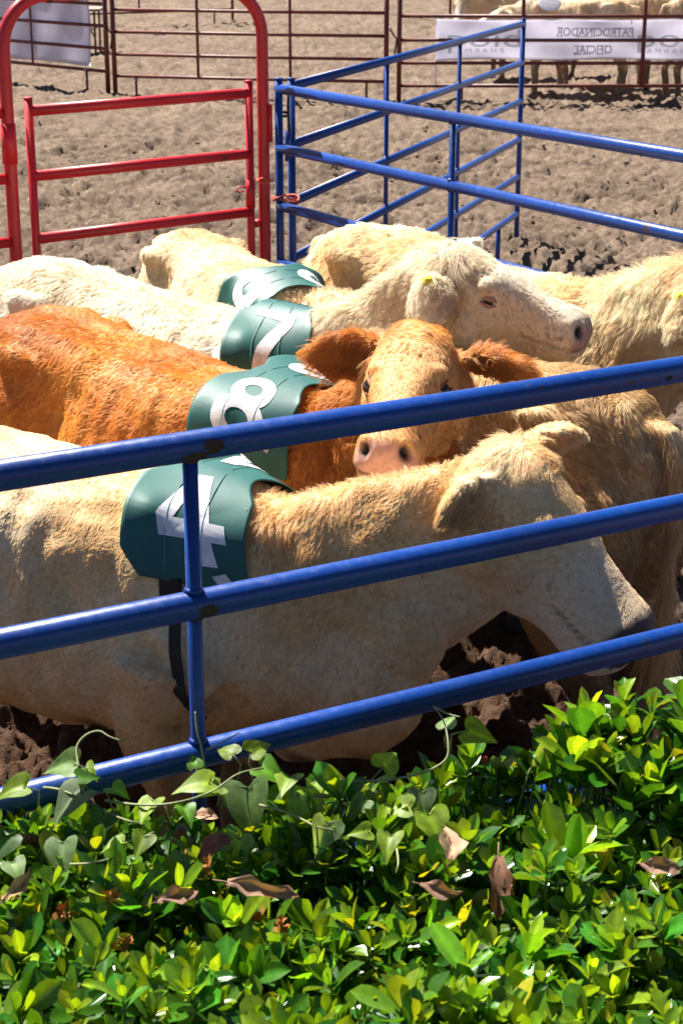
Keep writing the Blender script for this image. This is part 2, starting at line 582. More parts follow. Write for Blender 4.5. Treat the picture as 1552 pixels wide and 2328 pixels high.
def print_on(e, P, L, z0, z1, txt, xc, zc, size, width, mat, mirror=True, bold=.0, serif=False):
    co, fs = text_mesh(txt, size, width, bold)
    if mirror: co[:, 0] *= -1
    V = []
    for c in co:
        V.append(P(min(1, max(0, (xc + c[0]) / L)), (zc + c[1] - z0) / (z1 - z0)))
    # lift off the sheet towards the viewer
    V = [v + Vector((0, -.012, 0)) for v in V]
    if mirror: fs = [f[::-1] for f in fs]
    return link('lettering', mesh('lettering', V, fs, False), mat, e)


bz0, bz1 = .535, 1.045
be, bP, bL, _ = banner('pale sponsor banner hung on the far red panel, lettering seen mirrored', (1.175, 22.83), (5.3, 22.83), bz0, bz1, .0, 1.7)


def slab_text(txt, xc, zc, size, width):
    """heavy slab lettering: text plus serif bars"""
    o = print_on(be, bP, bL, bz0, bz1, txt, xc, zc, size, width, M['print'], True, size * .02)
    n = len(txt); step = width / n
    V, F = [], []
    for i in range(n):
        cx = xc + width / 2 - step * (i + .5)
        if txt[i] in 'OCD': continue
        for dz in (-1, 1):
            for dx in (-.25, .25):
                x0, x1 = cx + (dx - .2) * step, cx + (dx + .2) * step
                za, zb = zc + dz * size * .35 - size * .05, zc + dz * size * .35 + size * .05
                k = len(V)
                for (x, z) in ((x0, za), (x1, za), (x1, zb), (x0, zb)):
                    V.append(bP(x / bL, (z - bz0) / (bz1 - bz0)) + Vector((0, -.0145, 0)))
                F.append((k, k + 1, k + 2, k + 3))
    link('serif', mesh('serif', V, F, False), M['print'], be)['kind'] = 'stuff'


slab_text('PATROCINADOR', 2.005, .885, .15, .97)
slab_text('OFICIAL', 1.985, .66, .15, .49)
for xc in (.62, 3.0):
    print_on(be, bP, bL, bz0, bz1, 'pelco' if False else 'bioq', xc, .80, .34, .92, M['print_green'], True, .0)
    print_on(be, bP, bL, bz0, bz1, 'P H A R M A', xc - .05, .645, .085, .58, M['print_pale'], True)
for x in (1.18, 2.28, 3.62):
    tube('tie_cord', [(x - 1.175, -.03, 1.08), (x - 1.175, -.035, .98)], .007, M['cord'], be, 6)
    tube('tie_cord', [(x - 1.175, -.03, .56), (x - 1.17, -.035, .40), (x - 1.168, -.03, .22)], .007, M['cord'], be, 6)

dl = Vector((-3.065 + 6.6, 23.70 - 27.2)); dl.normalize()
q1 = Vector((-3.065, 23.70)) - dl * .42
we, wP, wL, wo = banner('plain white vinyl sheet tied to the far left red panel', (q1.x - dl.x * 3.2, q1.y - dl.y * 3.2), (q1.x, q1.y), .36, 1.36, -.05, .4)
tube('tie_cord', [tuple(dl.to_3d() * 3.19 + Vector((0, -.03, .42))), tuple(dl.to_3d() * 3.16 + Vector((0, -.05, .33))), tuple(dl.to_3d() * 3.08 + Vector((0, -.05, .16)))], .006, M['cord'], we, 6)

# ------------------------------------------------------------------ cattle
def mat_skin():
    m, n, b = mat_new('cow_hide')
    at = N(n, 'ShaderNodeAttribute', attribute_name='col')
    g = N(n, 'ShaderNodeTexCoord')
    nz = N(n, 'ShaderNodeTexNoise', ins={'Scale': 70.0, 'Detail': 4.0})
    n.links.new(g.outputs['Object'], nz.inputs['Vector'])
    r = ramp(n, [(.3, .8), (.7, 1.08)])
    n.links.new(nz.outputs[0], r.inputs[0])
    mu = N(n, 'ShaderNodeMixRGB', blend_type='MULTIPLY'); mu.inputs[0].default_value = 1
    n.links.new(at.outputs['Color'], mu.inputs[1]); n.links.new(r.outputs[0], mu.inputs[2])
    n.links.new(mu.outputs[0], b.inputs['Base Color'])
    b.inputs['Roughness'].default_value = .62
    b.inputs['Specular IOR Level'].default_value = .3
    bp = N(n, 'ShaderNodeBump', ins={'Strength': .25, 'Distance': .003})
    n.links.new(nz.outputs[0], bp.inputs['Height']); n.links.new(bp.outputs[0], b.inputs['Normal'])
    return m


def mat_fur():
    m, n, b = mat_new('cow_fur')
    n.nodes.remove(b)
    at = N(n, 'ShaderNodeAttribute', attribute_name='col')
    d = N(n, 'ShaderNodeBsdfDiffuse'); t = N(n, 'ShaderNodeBsdfTranslucent')
    gl = N(n, 'ShaderNodeBsdfAnisotropic'); gl.inputs['Roughness'].default_value = .45
    gl.inputs['Color'].default_value = (.9, .85, .78, 1)
    mx = N(n, 'ShaderNodeMixShader'); mx.inputs[0].default_value = .5
    m2 = N(n, 'ShaderNodeMixShader'); m2.inputs[0].default_value = .06
    n.links.new(at.outputs['Color'], d.inputs[0]); n.links.new(at.outputs['Color'], t.inputs[0])
    n.links.new(d.outputs[0], mx.inputs[1]); n.links.new(t.outputs[0], mx.inputs[2])
    n.links.new(mx.outputs[0], m2.inputs[1]); n.links.new(gl.outputs[0], m2.inputs[2])
    n.links.new(m2.outputs[0], n.nodes['Material Output'].inputs[0])
    return m


M['hide'] = mat_skin()
M['fur'] = mat_fur()
M['eye'] = plain('dark_eye', (.012, .008, .006), .08)
M['lid'] = plain('eyelid_skin', (.30, .17, .10), .6)
M['lid_pale'] = plain('pale_eyelid', (.42, .31, .21), .7)
M['lid_pink'] = plain('pink_eyelid', (.36, .20, .14), .6)
M['lid_ginger'] = plain('ginger_eyelid', (.30, .12, .04), .7)
M['lash'] = plain('pale_lash', (.7, .6, .45), .6)
M['ear_tag'] = plain('yellow_tag', (.78, .66, .02), .4)
try:
    sc.cycles_curves.shape = 'RIBBONS'
    sc.cycles_curves.subdivisions = 2
except Exception:
    pass


def ring_loft(rings):
    n = len(rings[0]); V, F = [], []
    for r in rings: V += r
    for i in range(len(rings) - 1):
        for k in range(n):
            F.append((i * n + k, i * n + (k + 1) % n, (i + 1) * n + (k + 1) % n, (i + 1) * n + k))
    F.append(tuple(range(n))[::-1]); F.append(tuple(range((len(rings) - 1) * n, len(rings) * n)))
    return V, F


def ellipsoid(c, r, nu=12, nv=8):
    V, F = [], []
    c = Vector(c)
    rings = []
    for j in range(1, nv):
        ph = math.pi * j / nv
        rings.append([c + Vector((r[0] * math.sin(ph) * math.cos(2 * math.pi * k / nu), r[1] * math.sin(ph) * math.sin(2 * math.pi * k / nu), -r[2] * math.cos(ph))) for k in range(nu)])
    return ring_loft(rings)


TORSO = [  # x, top, bottom, half width, roundness of the top line
    (-.815, 1.08, .90, .07, 1.0), (-.775, 1.15, .80, .13, .9), (-.69, 1.205, .68, .195, .8), (-.58, 1.245, .61, .24, .72), (-.47, 1.262, .585, .262, .7),
    (-.30, 1.25, .575, .278, .78), (-.08, 1.232, .555, .305, .85), (.16, 1.232, .55, .302, .85), (.34, 1.245, .555, .275, .9), (.47, 1.262, .57, .245, 1.0),
    (.58, 1.255, .59, .21, 1.05), (.69, 1.21, .625, .18, 1.0), (.79, 1.12, .67, .14, 1.0), (.86, 1.03, .74, .085, 1.0)]

HEAD = [  # t, top, bottom, half width  (fractions of head length)
    (-.10, -.05, -.27, .11), (-.04, .035, -.40, .17), (.03, .065, -.50, .205), (.12, .07, -.565, .232), (.22, .062, -.60, .245), (.30, .052, -.60, .236), (.40, .038, -.565, .222),
    (.50, .018, -.51, .19), (.60, -.005, -.455, .163), (.70, -.018, -.435, .160), (.79, -.024, -.42, .165), (.87, -.026, -.405, .170), (.94, -.038, -.385, .170), (.985, -.075, -.325, .142), (1.01, -.12, -.27, .095)]


def smooth_mesh(V, F, voxel, iters):
    me = mesh('tmp', V, F, False)
    o = bpy.data.objects.new('tmp', me); C.objects.link(o)
    m = o.modifiers.new('r', 'REMESH'); m.mode = 'VOXEL'; m.voxel_size = voxel; m.adaptivity = 0
    m2 = o.modifiers.new('s', 'SMOOTH'); m2.factor = .5; m2.iterations = iters
    dg = bpy.context.evaluated_depsgraph_get()
    out = bpy.data.meshes.new_from_object(o.evaluated_get(dg))
    bpy.data.objects.remove(o); bpy.data.meshes.remove(me)
    return out


def mesh_arrays(me):
    v = np.empty(len(me.vertices) * 3, np.float32); me.vertices.foreach_get('co', v); v = v.reshape(-1, 3).astype(float)
    nn = np.empty(len(me.vertices) * 3, np.float32); me.vertices.foreach_get('normal', nn); nn = nn.reshape(-1, 3).astype(float)
    me.calc_loop_triangles()
    t = np.empty(len(me.loop_triangles) * 3, np.int32); me.loop_triangles.foreach_get('vertices', t)
    return v, nn, t.reshape(-1, 3)


class Cow:
    def __init__(s, label, W, heading, poll, muzzle, up=(0, 0, 1), sx=1.0, sz=1.0, sy=1.0, base=(.64, .48, .30), pale=(.72, .62, .46), shade=(.42, .28, .15),
                 nose=(.50, .26, .20), muzz=(.70, .60, .48), ears=None, voxel=.0105, seed=1, group=None, hump=0.0, dip=.0, neck_mid=None, lower=None, tailpose=0.0, face0=.35, hws=1.0, rear=0.0, nose_t=.945, hdep=1.0, chest=0.0):
        s.face0 = face0; s.te = .385; s.nose_t = nose_t; s.seed = seed; s.base = np.array(base); s.pale = np.array(pale); s.shade = np.array(shade)
        s.psi = R(heading); s.sx, s.sy, s.sz = sx, sy, sz
        d = Vector((math.cos(s.psi), math.sin(s.psi), 0))
        org = Vector((W[0], W[1], 0)) - d * (.5 * sx)
        s.obj = empty('cow', org, s.psi); tag(s.obj, label, 'cow', group)
        s.Minv = Matrix.Rotation(-s.psi, 4, 'Z') @ Matrix.Translation(-org)
        s.org = org
        loc = lambda p: s.Minv @ Vector(p)
        s.poll = loc(poll); mz = loc(muzzle)
        s.L = (mz - s.poll).length; s.a = (mz - s.poll).normalized()
        u = Matrix.Rotation(-s.psi, 3, 'Z') @ Vector(up)
        s.u = (u - s.a * u.dot(s.a)).normalized(); s.s = s.u.cross(s.a)   # s = the cow's left
        parts = []
        n = 28
        # torso
        rings = []
        for (x, zt, zb, hw, rd) in TORSO:
            r = []
            for k in range(n):
                th = 2 * math.pi * k / n
                c, q = math.cos(th), math.sin(th)
                e = .78 if q < 0 else rd * .82
                zz = (zt + zb) / 2 - .04 + (((zt - zb) / 2 + .04) if q > 0 else ((zt - zb) / 2 - .04)) * (abs(q) ** .95) * (1 if q > 0 else -1)
                r.append(Vector((x * sx, math.copysign(abs(c) ** e, c) * hw * sy, zz * sz)))
            rings.append(r)
        parts.append(ring_loft(rings))
        # neck
        E = s.poll + s.a * (.15 * s.L) - s.u * (.27 * s.L)
        S = Vector((.44 * sx, 0, .91 * sz)); K1 = Vector((.70 * sx, 0, .90 * sz + hump))
        K2 = E - (s.a * .25 - s.u * .1).normalized() * .14 + Vector((0, 0, -.02 - dip))
        if neck_mid is not None: K2 = loc(neck_mid)
        rings = []
        NR = 12
        prev = None
        for i in range(NR + 1):
            t = i / NR
            p = S * (1 - t) ** 3 + K1 * 3 * t * (1 - t) ** 2 + K2 * 3 * t * t * (1 - t) + E * t ** 3
            tg = ((K1 - S) * (1 - t) ** 2 + (K2 - K1) * 2 * t * (1 - t) + (E - K2) * t * t).normalized()
            ww = Vector((0, 0, 1)) * (1 - t) + s.u * t + Vector((0, 0, .2))
            v = (ww - tg * ww.dot(tg)).normalized(); h = v.cross(tg)
            rv = (.335 * (1 - t) ** 1.15 + .165 * (1 - (1 - t) ** 1.15)) ; rh = .20 * (1 - t) ** 1.1 + .088 * (1 - (1 - t) ** 1.1)
            rv *= (sz if t < .5 else 1) * (s.L / .5 if t > .5 else 1); rh *= sy
            rings.append([p + h * (math.cos(2 * math.pi * k / 20) * rh * (1 - .18 * max(0, math.sin(2 * math.pi * k / 20)))) + v * (math.sin(2 * math.pi * k / 20) * rv) for k in range(20)])
            if i == NR // 2: s.nmid = p
        parts.append(ring_loft(rings))
        # head
        rings = []
        for (t, tp, bt, hw) in HEAD:
            r = []; bt *= hdep
            for k in range(22):
                th = 2 * math.pi * k / 22; c, q = math.cos(th), math.sin(th)
                cu = (tp + bt) / 2 + (tp - bt) / 2 * math.copysign(abs(q) ** .88, q)
                wd = hw * (1 + (hws - 1) * max(0., min(1., (.75 - t) / .3))) * abs(c) ** .75 * (1 - (.32 if t < .75 else .12) * max(0, -q)) * (1 - .10 * max(0, q))
                r.append(s.hp(t, cu, math.copysign(wd, c)))
            rings.append(r)
        parts.append(ring_loft(rings))
        for sg in (-1, 1):
            parts.append(ellipsoid(s.hp(s.te - .04, -.055, sg * .145), (.034, .034, .034)))          # brow
            parts.append(ellipsoid(s.hp(.24, -.34, sg * .155), (.078, .066, .078)))              # cheek
            parts.append(ellipsoid(s.hp(.90, -.12, sg * .075), (.036, .036, .036)))          # nostril wing
            parts.append(ellipsoid((-.44 * sx, sg * .215 * sy, 1.17 * sz), (.09, .036, .04)))   # hook bone
            parts.append(ellipsoid((-.765 * sx, sg * .085 * sy, 1.06 * sz), (.045, .035, .05)))     # pin bone
            parts.append(ellipsoid((.44 * sx, sg * .182 * sy, .99 * sz), (.10, .075, .25)))
            V, F = tube_data([(.52 * sx, sg * .05 * sy, 1.235 * sz), (.47 * sx, sg * .150 * sy, 1.10 * sz), (.50 * sx, sg * .215 * sy, .92 * sz), (.60 * sx, sg * .20 * sy, .78 * sz)], [.026, .042, .052, .045], 10); parts.append((V, F))       # shoulder blade
            parts.append(ellipsoid((-.60 * sx, sg * .17 * sy, .82 * sz), (.17, .12, .24)))        # thigh
            f = [(.46, .165, .84, .14), (.43, .17, .66, .10), (.47, .155, .37, .052), (.465, .15, .13, .038), (.475, .15, .05, .05), (.49, .15, .0, .056)]
            V, F = tube_data([(a * sx, sg * b * sy, c * sz) for a, b, c, d_ in f], [q[3] for q in f], 14); parts.append((V, F))
            f = [(-.58, .17, .82, .16), (-.50, .18, .66, .11), (-.69, .165, .40, .056), (-.655, .155, .15, .04), (-.64, .155, .05, .05), (-.62, .155, .0, .057)]
            V, F = tube_data([(a * sx, sg * b * sy, c * sz) for a, b, c, d_ in f], [q[3] for q in f], 14); parts.append((V, F))
        parts.append(ellipsoid((.74 * sx, 0, .70 * sz), (.16, .11, .17)))                     # brisket
        if chest:
            parts.append(ellipsoid((.84 * sx, 0, .80 * sz), (.16 + chest, .115, .24)))
            parts.append(ellipsoid((.90 * sx + chest, .0, .93 * sz), (.14, .09, .17)))
        # tail
        tl = [(-.77, .0, 1.135), (-.835, .004, 1.13), (-.87, .01, 1.05), (-.88, .015, .90), (-.87, .015 + tailpose * .5, .72), (-.865, .02 + tailpose, .55), (-.86, .02 + tailpose, .42)]
        s.tail = [Vector((a * sx, b, c * sz)) for a, b, c in tl]
        parts.append(tube_data(s.tail, [.04, .034, .027, .022, .02, .024, .012], 10))
        # ears
        s.ears = []
        ears = ears or {}
        for sg in (-1, 1):
            ed = ears.get(sg, ((.05, -.05, .95), (.75, -.35, .0), .205))
            dirn = (s.a * ed[0][0] + s.u * ed[0][1] + s.s * (sg * ed[0][2])).normalized()
            op = (s.a * ed[1][0] + s.u * ed[1][1] + s.s * (sg * ed[1][2])); op = (op - dirn * op.dot(dirn)).normalized()
            wd = dirn.cross(op); ln = ed[2]; ew = ed[3] if len(ed) > 3 else 1.0
            b0 = s.hp(ed[4] if len(ed) > 4 else .03, ed[5] if len(ed) > 5 else -.10, sg * .165)
            s.ears.append((b0, dirn, op, ln))
            rings = []
            for (f_, w_, cp) in ((-.12, .022, .2), (.05, .032, .55), (.2, .050, .75), (.4, .063, .7), (.6, .062, .5), (.78, .048, .35), (.92, .026, .25), (1.0, .010, .1)):
                cc = b0 + dirn * (f_ * ln) - Vector((0, 0, .02)) * f_ * f_
                r = []; w_ *= ew
                for side in (1, -1):
                    vs_ = np.linspace(-1, 1, 8) if side == 1 else np.linspace(1, -1, 8)
                    for v in vs_:
                        thick = .0085 * (1 - .35 * abs(v))
                        r.append(cc + wd * (v * w_) - op * ((1 - v * v) * cp * w_) + op * (side * thick))
                rings.append(r)
            parts.append(ring_loft(rings))
        V, F = [], []
        for v, f in parts:
            k = len(V); V += list(v); F += [tuple(i + k for i in q) for q in f]
        if rear:
            for q in V: q.z *= 1 + rear * min(1, max(0, (.4 * sx - q.x) / (1.1 * sx)))
            for q in s.tail: q.z *= 1 + rear
        me = smooth_mesh(V, F, voxel, 5)
        s.sculpt(me)
        s.me = me
        s.nosecol = np.array(nose); s.muzz = np.array(muzz)
        s.paint_hide()
        s.body = link('body', me, M['hide'], s.obj)
        v, nn, t = mesh_arrays(me)
        s.v, s.n, s.t = v, nn, t
        s.bvh = BVHTree.FromPolygons([Vector(p) for p in v], [tuple(q) for q in t])
        s.drops = []
        s.eyepos = []

    def hp(s, t, cu, cs):
        return s.poll + s.a * (t * s.L) + s.u * (cu * s.L) + s.s * (cs * s.L)

    def hc(s, P):
        rel = P - np.array(s.poll)
        return rel @ np.array(s.a) / s.L, rel @ np.array(s.u) / s.L, rel @ np.array(s.s) / s.L

    def sculpt(s, me):
        v, nn, t = mesh_arrays(me)
        s.nostril = np.zeros(len(v))
        for sg in (-1, 1):
            rel = v - np.array(s.hp(.965, -.115, sg * .105)); rel = rel - np.outer(rel @ np.array(s.u), np.array(s.u)) * .35
            s.nostril = np.maximum(s.nostril, np.exp(-(np.linalg.norm(rel, axis=1) / .0165) ** 4))
        def dent(c, r, amt):
            nonlocal v
            d = np.linalg.norm(v - np.array(c), axis=1)
            v = v - nn * (amt * np.exp(-(d / r) ** 2))[:, None]
        for sg in (-1, 1):
            dent((-.25 * s.sx, sg * .25 * s.sy, 1.10 * s.sz), .10, .055)
            dent((-.34 * s.sx, sg * .27 * s.sy, .95 * s.sz), .09, .022)       # hollow flank
            dent((-.60 * s.sx, sg * .20 * s.sy, 1.16 * s.sz), .07, .015)
            dent((.27 * s.sx, sg * .27 * s.sy, 1.0 * s.sz), .09, .032)         # behind the shoulder
            dent((.62 * s.sx, sg * .20 * s.sy, 1.02 * s.sz), .07, .022)        # before the shoulder
            dent(s.hp(s.te, -.115, sg * .205), .024, .010)                        # eye socket
            dent(s.hp(.965, -.115, sg * .105), .016, .026)
            dent(s.hp(.10, -.50, sg * .17), .05, .016)
            dent(s.hp(.56, -.30, sg * .17), .045, .009)                      # nostril
            dent(s.hp(.50, -.16, sg * .19), .04, .010)                         # cheek line
        # ribs
        k = np.clip((v[:, 0] + .3) / .2, 0, 1) * np.clip((.3 - v[:, 0]) / .15, 0, 1) * np.clip(np.abs(v[:, 1]) / .2 - .4, 0, 1)
        v = v + nn * (k * .0035 * np.sin(v[:, 0] * 2 * math.pi / .075 + 1.5 * v[:, 2]))[:, None]
        nz = SinNoise(3.0, 8, s.seed); nz2 = SinNoise(8.0, 8, s.seed + 1)
        t_, cu, cs = s.hc(v)
        hd = (t_ > .05) & (cu > -.6) & (np.abs(cs) < .4)
        amp = np.where(hd, .38, 1.0)
        v = v + nn * ((nz(v) * .007 + nz2(v) * .005) * amp)[:, None]
        # mouth line
        ml = np.exp(-((cu + .235 + .10 * (1 - t_)) / .012) ** 2) * np.clip((t_ - .60) / .05, 0, 1) * (t_ < 1.05)
        v = v - nn * (ml * .006)[:, None]
        me.vertices.foreach_set('co', v.astype(np.float32).ravel())
        me.polygons.foreach_set('use_smooth', np.ones(len(me.polygons), bool))
        me.update()

    def colour(s, P, Nn):
        """albedo of the coat at points P"""
        n1 = SinNoise(2.2, 8, s.seed + 5)(P)[:, None]; n2 = SinNoise(9, 8, s.seed + 6)(P)[:, None]
        c = s.base + (s.pale - s.base) * np.clip(.35 + .6 * n1 + .3 * n2, 0, 1)
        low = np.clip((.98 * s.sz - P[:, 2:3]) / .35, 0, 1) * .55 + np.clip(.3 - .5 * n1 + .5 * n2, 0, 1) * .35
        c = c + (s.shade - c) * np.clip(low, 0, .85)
        tl_ = np.clip((-.835 * s.sx - P[:, 0:1]) / .02, 0, 1) * (P[:, 2:3] > .3)
        c = c + (s.pale * 1.05 - c) * tl_ * .8
        t, cu, cs = s.hc(P)
        hd = ((t > .0) & (cu > -.58) & (cu < .25) & (np.abs(cs) < .32))[:, None]
        face = np.clip((t[:, None] - s.face0) / .25, 0, 1)
        c = np.where(hd, c + (s.muzz - c) * face * .75, c)
        # grime flecks on the nose
        fl = np.clip(SinNoise(26, 9, s.seed + 9)(P)[:, None] - 1.15, 0, 1) * 2
        c = np.where(hd & (t[:, None] > .45), c * (1 - .6 * np.clip(fl, 0, 1)), c)
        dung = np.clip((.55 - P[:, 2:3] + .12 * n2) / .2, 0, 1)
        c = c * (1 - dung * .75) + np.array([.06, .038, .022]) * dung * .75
        return np.clip(c, .01, .9)

    def paint_hide(s):
        v, nn, t = mesh_arrays(s.me)
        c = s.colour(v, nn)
        t_, cu, cs = s.hc(v)
        nose = np.clip((t_ - s.nose_t + .08 * np.clip(cu + .14, -1, 0) + .03 * np.abs(cs) / .15) / .03, 0, 1) * (cu > -.255) * (cu < .1) * (np.abs(cs) < .2)
        sp = np.clip(SinNoise(60, 9, 3)(v) - .9, 0, 1)
        c = c * (1 - nose[:, None]) + (s.nosecol * (1 - .5 * sp[:, None])) * nose[:, None]
        for sg in (-1, 1):
            k = s.nostril[:, None]
            c = c * (1 - k) + np.array([.012, .006, .005]) * k
            d = np.linalg.norm(v - np.array(s.hp(s.te, -.115, sg * .205)), axis=1)
            k = np.exp(-(d / .022) ** 4)[:, None] * .6
            c = c * (1 - k) + np.array([.16, .09, .06]) * k
        ml = np.exp(-((cu + .235 + .10 * (1 - t_)) / .010) ** 2) * np.clip((t_ - .60) / .05, 0, 1) * (t_ < 1.05)
        c = c * (1 - .7 * ml[:, None])
        # inside the ears
        for (b0, dirn, op, ln) in s.ears:
            rel = v - np.array(b0); al = rel @ np.array(dirn) / ln
            d = np.linalg.norm(rel - np.outer(al * ln, np.array(dirn)), axis=1)
            k = ((al > .15) & (al < 1.0) & (d < .085) & (nn @ np.array(op) > .35))[:, None]
            c = np.where(k, c * .6 + .4 * np.array([.45, .25, .16]), c)
        hoof = (v[:, 2] < .07)[:, None]
        c = np.where(hoof, np.array([.03, .025, .02]), c)
        c *= .92
        s.nosemask = (t_ > .93) & (cu < .05) & (cu > -.24) & (np.abs(cs) < .2)
        vcol(s.me, c)

    def eye(s, sg, closed=.5, lid='lid', es=1.0):
        o = s.hp(s.te, -.115, sg * .6); dr = s.s * (-sg)
        hit = s.bvh.ray_cast(o, dr)
        if hit[0] is None: return
        nrm = (s.s * sg * .9 + s.a * .28 + s.u * .2).normalized()
        c = hit[0] - nrm * (.009 + .013 * closed)
        rad = .0205 * s.L / .5 * es
        V, F = ellipsoid((0, 0, 0), (rad, rad, rad), 16, 10)
        fx = (s.a - nrm * s.a.dot(nrm)).normalized(); fz = nrm.cross(fx) * (1 if nrm.cross(fx).dot(s.u) > 0 else -1)
        eo = link('eye', mesh('eye', [c + v for v in V], F), M['eye'], s.obj)
        # lids: sphere bands above and below the slit
        for up_, lo, hi in ((1, closed_angle(closed), 1.5), (-1, .28, 1.5)):
            V, F = [], []
            nu, nv = 14, 5
            for j in range(nv + 1):
                el = lo + (hi - lo) * j / nv
                for i in range(nu + 1):
                    az = -1.45 + 2.9 * i / nu
                    sl = el * math.cos(az * .92) ** .8 if up_ > 0 else el * (.25 + .75 * math.cos(az) ** .6)
                    e2 = up_ * sl
                    p = fx * (math.sin(az) * math.cos(e2)) * 1.25 + fz * math.sin(e2) + nrm * (math.cos(az) * math.cos(e2))
                    V.append(c + p * (rad * (1.12 + (.05 if j == 0 else 0))))
            for j in range(nv):
                for i in range(nu):
                    a = j * (nu + 1) + i
                    F.append((a, a + 1, a + nu + 2, a + nu + 1))
            ob = link('eyelid', mesh('eyelid', V, F), M[lid], eo)
            md = ob.modifiers.new('t', 'SOLIDIFY'); md.thickness = .002
        s.eyepos.append(np.array(hit[0]))

    def fur(s, n, body=.022, crest=.05, poll=.07, face=.007, curl=.25, clump=.02, lift=.35, rad=.00055, wet=.7, K=5, zmin=.35, earlen=.022, colvar=.12, ps=1.0):
        v, nn, tri = s.v, s.n, s.t
        r = np.random.default_rng(100 + s.seed)
        A = v[tri[:, 0]]; B = v[tri[:, 1]]; Cc = v[tri[:, 2]]
        cr = np.cross(B - A, Cc - A); area = np.linalg.norm(cr, axis=1) / 2
        ctr = (A + B + Cc) / 3; fn = norm(cr)
        camp = np.array((s.Minv @ cam.location)[:])
        facing = (fn * norm(camp - ctr)).sum(1)
        wgt = area * (.22 + .78 * np.clip((facing + .35) * 2, 0, 1)) * np.where(ctr[:, 2] > zmin, 1, .12)
        t_, cu, cs = s.hc(ctr)
        wgt *= np.where((t_ > .05) & (cu > -.6) & (np.abs(cs) < .4), 2.0, 1.0)
        wgt /= wgt.sum()
        idx = r.choice(len(tri), n, p=wgt)
        u1 = np.sqrt(r.random(n)); u2 = r.random(n)
        w0, w1, w2 = 1 - u1, u1 * (1 - u2), u1 * u2
        P = A[idx] * w0[:, None] + B[idx] * w1[:, None] + Cc[idx] * w2[:, None]
        Nn = norm(nn[tri[idx, 0]] * w0[:, None] + nn[tri[idx, 1]] * w1[:, None] + nn[tri[idx, 2]] * w2[:, None])
        t_, cu, cs = s.hc(P)
        a, u, sv = (np.array(q) for q in (s.a, s.u, s.s))
        head = (t_ > .0) & (cu > -.58) & (cu < .3) & (np.abs(cs) < .32)
        neckx = .52 * s.sx
        neck = (~head) & (P[:, 0] > neckx) & (P[:, 2] > .62 * s.sz)
        keep = np.ones(n, bool)
        # nose, eyes, hooves, tag footprints stay bare
        keep &= ~((t_ > s.nose_t - .01) & (cu > -.25) & (np.abs(cs) < .2) & head)
        for sg in (-1, 1): keep &= np.linalg.norm(P - np.array(s.hp(.965, -.115, sg * .11)), axis=1) > .030
        for e in s.eyepos: keep &= np.linalg.norm(P - e, axis=1) > .030
        keep &= P[:, 2] > .08
        for fn_ in s.drops: keep &= ~fn_(P)
        F = np.tile(np.array([-.8, 0, -.6]), (n, 1))
        F[neck] = [-.35, 0, -.95]
        top = np.clip((Nn[:, 2] - .55) / .35, 0, 1)
        side = np.sign(P[:, 1] + .015 * r.normal(size=n))
        F[:, 1] += side * top * .8
        cheek = head & (t_ > .18)
        F[head] = (a * -.15 - u * .9)[None]
        br = head & (cu > -.10)
        F[br] = (a * .9)[None] + sv[None] * (.5 * np.sign(cs[br]))[:, None] + .3 * r.normal(size=(br.sum(), 3))
        pk = head & (t_ < .2) & (cu > -.2)
        F[pk] = sv[None] * (1.0 * np.sign(cs[pk] + .03 * r.normal(size=pk.sum())))[:, None] + (a * .45 - u * .35)[None] + .25 * r.normal(size=(pk.sum(), 3))
        mz = head & (t_ > .5)
        F[mz] = (a * .55 - u * .6)[None]
        ear = np.zeros(n, bool)
        for (b0, dirn, op, ln) in s.ears:
            rel = P - np.array(b0); al = rel @ np.array(dirn) / ln
            d = np.linalg.norm(rel - np.outer(al * ln, np.array(dirn)), axis=1)
            k = (al > .12) & (al < 1.1) & (d < .085)
            ear |= k
            F[k] = np.array(dirn) * .9 + np.array([0, 0, -.35])
        nzv = [SinNoise(5, 6, s.seed * 3 + i) for i in range(3)]
        nzw = [SinNoise(16, 6, s.seed * 3 + 40 + i) for i in range(3)]
        fz = np.stack([q(P) for q in nzv], 1) * .38 + np.stack([q(P) for q in nzw], 1) * .28
        F = norm(F) + fz * np.where(head & ~br, .35, 1.0)[:, None]
        F = F - Nn * (F * Nn).sum(1, keepdims=True)
        F = norm(F)
        # lengths
        Ln = np.full(n, body)
        zc = np.clip((Nn[:, 2] - .35) / .5, 0, 1)
        Ln = np.where(neck, body + (crest - body) * zc, Ln)
        Ln = np.where(neck, Ln * 1.05, Ln)
        wx = np.clip((P[:, 0] / s.sx - .30) / .2, 0, 1) * (~neck) * (~head)
        Ln = Ln + wx * zc * (crest - body) * .6
        pollw = np.exp(-((t_ - .02) / (.11 * ps)) ** 2) * np.clip((cu + .10 * ps) / .10, 0, 1) * np.exp(-(cs / (.12 * ps)) ** 2)
        pollw *= (t_ > -.3)
        Ln = np.where(head, face + (body * .55 - face) * np.clip((.38 - t_) / .3, 0, 1), Ln)
        Ln = Ln + (poll - Ln) * pollw * (~ear)
        Ln = np.where(ear, earlen, Ln)
        leg = (P[:, 2] < .5 * s.sz) & ~head
        Ln = np.where(leg, .011, Ln)
        big = SinNoise(3.5, 7, s.seed + 70)(P)
        Ln = Ln * (1 + .28 * big) * r.uniform(.55, 1.15, n)
        # tail switch
        tl = np.array([q[:] for q in s.tail])
        dt = np.min(np.linalg.norm(P[:, None, :] - tl[None, 1:, :], axis=2), axis=1) if True else 0
        istail = (dt < .10) & (P[:, 0] < tl[2, 0] + .03)
        Ln = np.where(istail, np.where(P[:, 2] < .75 * s.sz, .14, .05) * r.uniform(.6, 1.1, n), Ln)
        F = np.where(istail[:, None], norm(np.array([[-.05, 0, -1.0]]) + .25 * r.normal(size=(n, 3))), F)
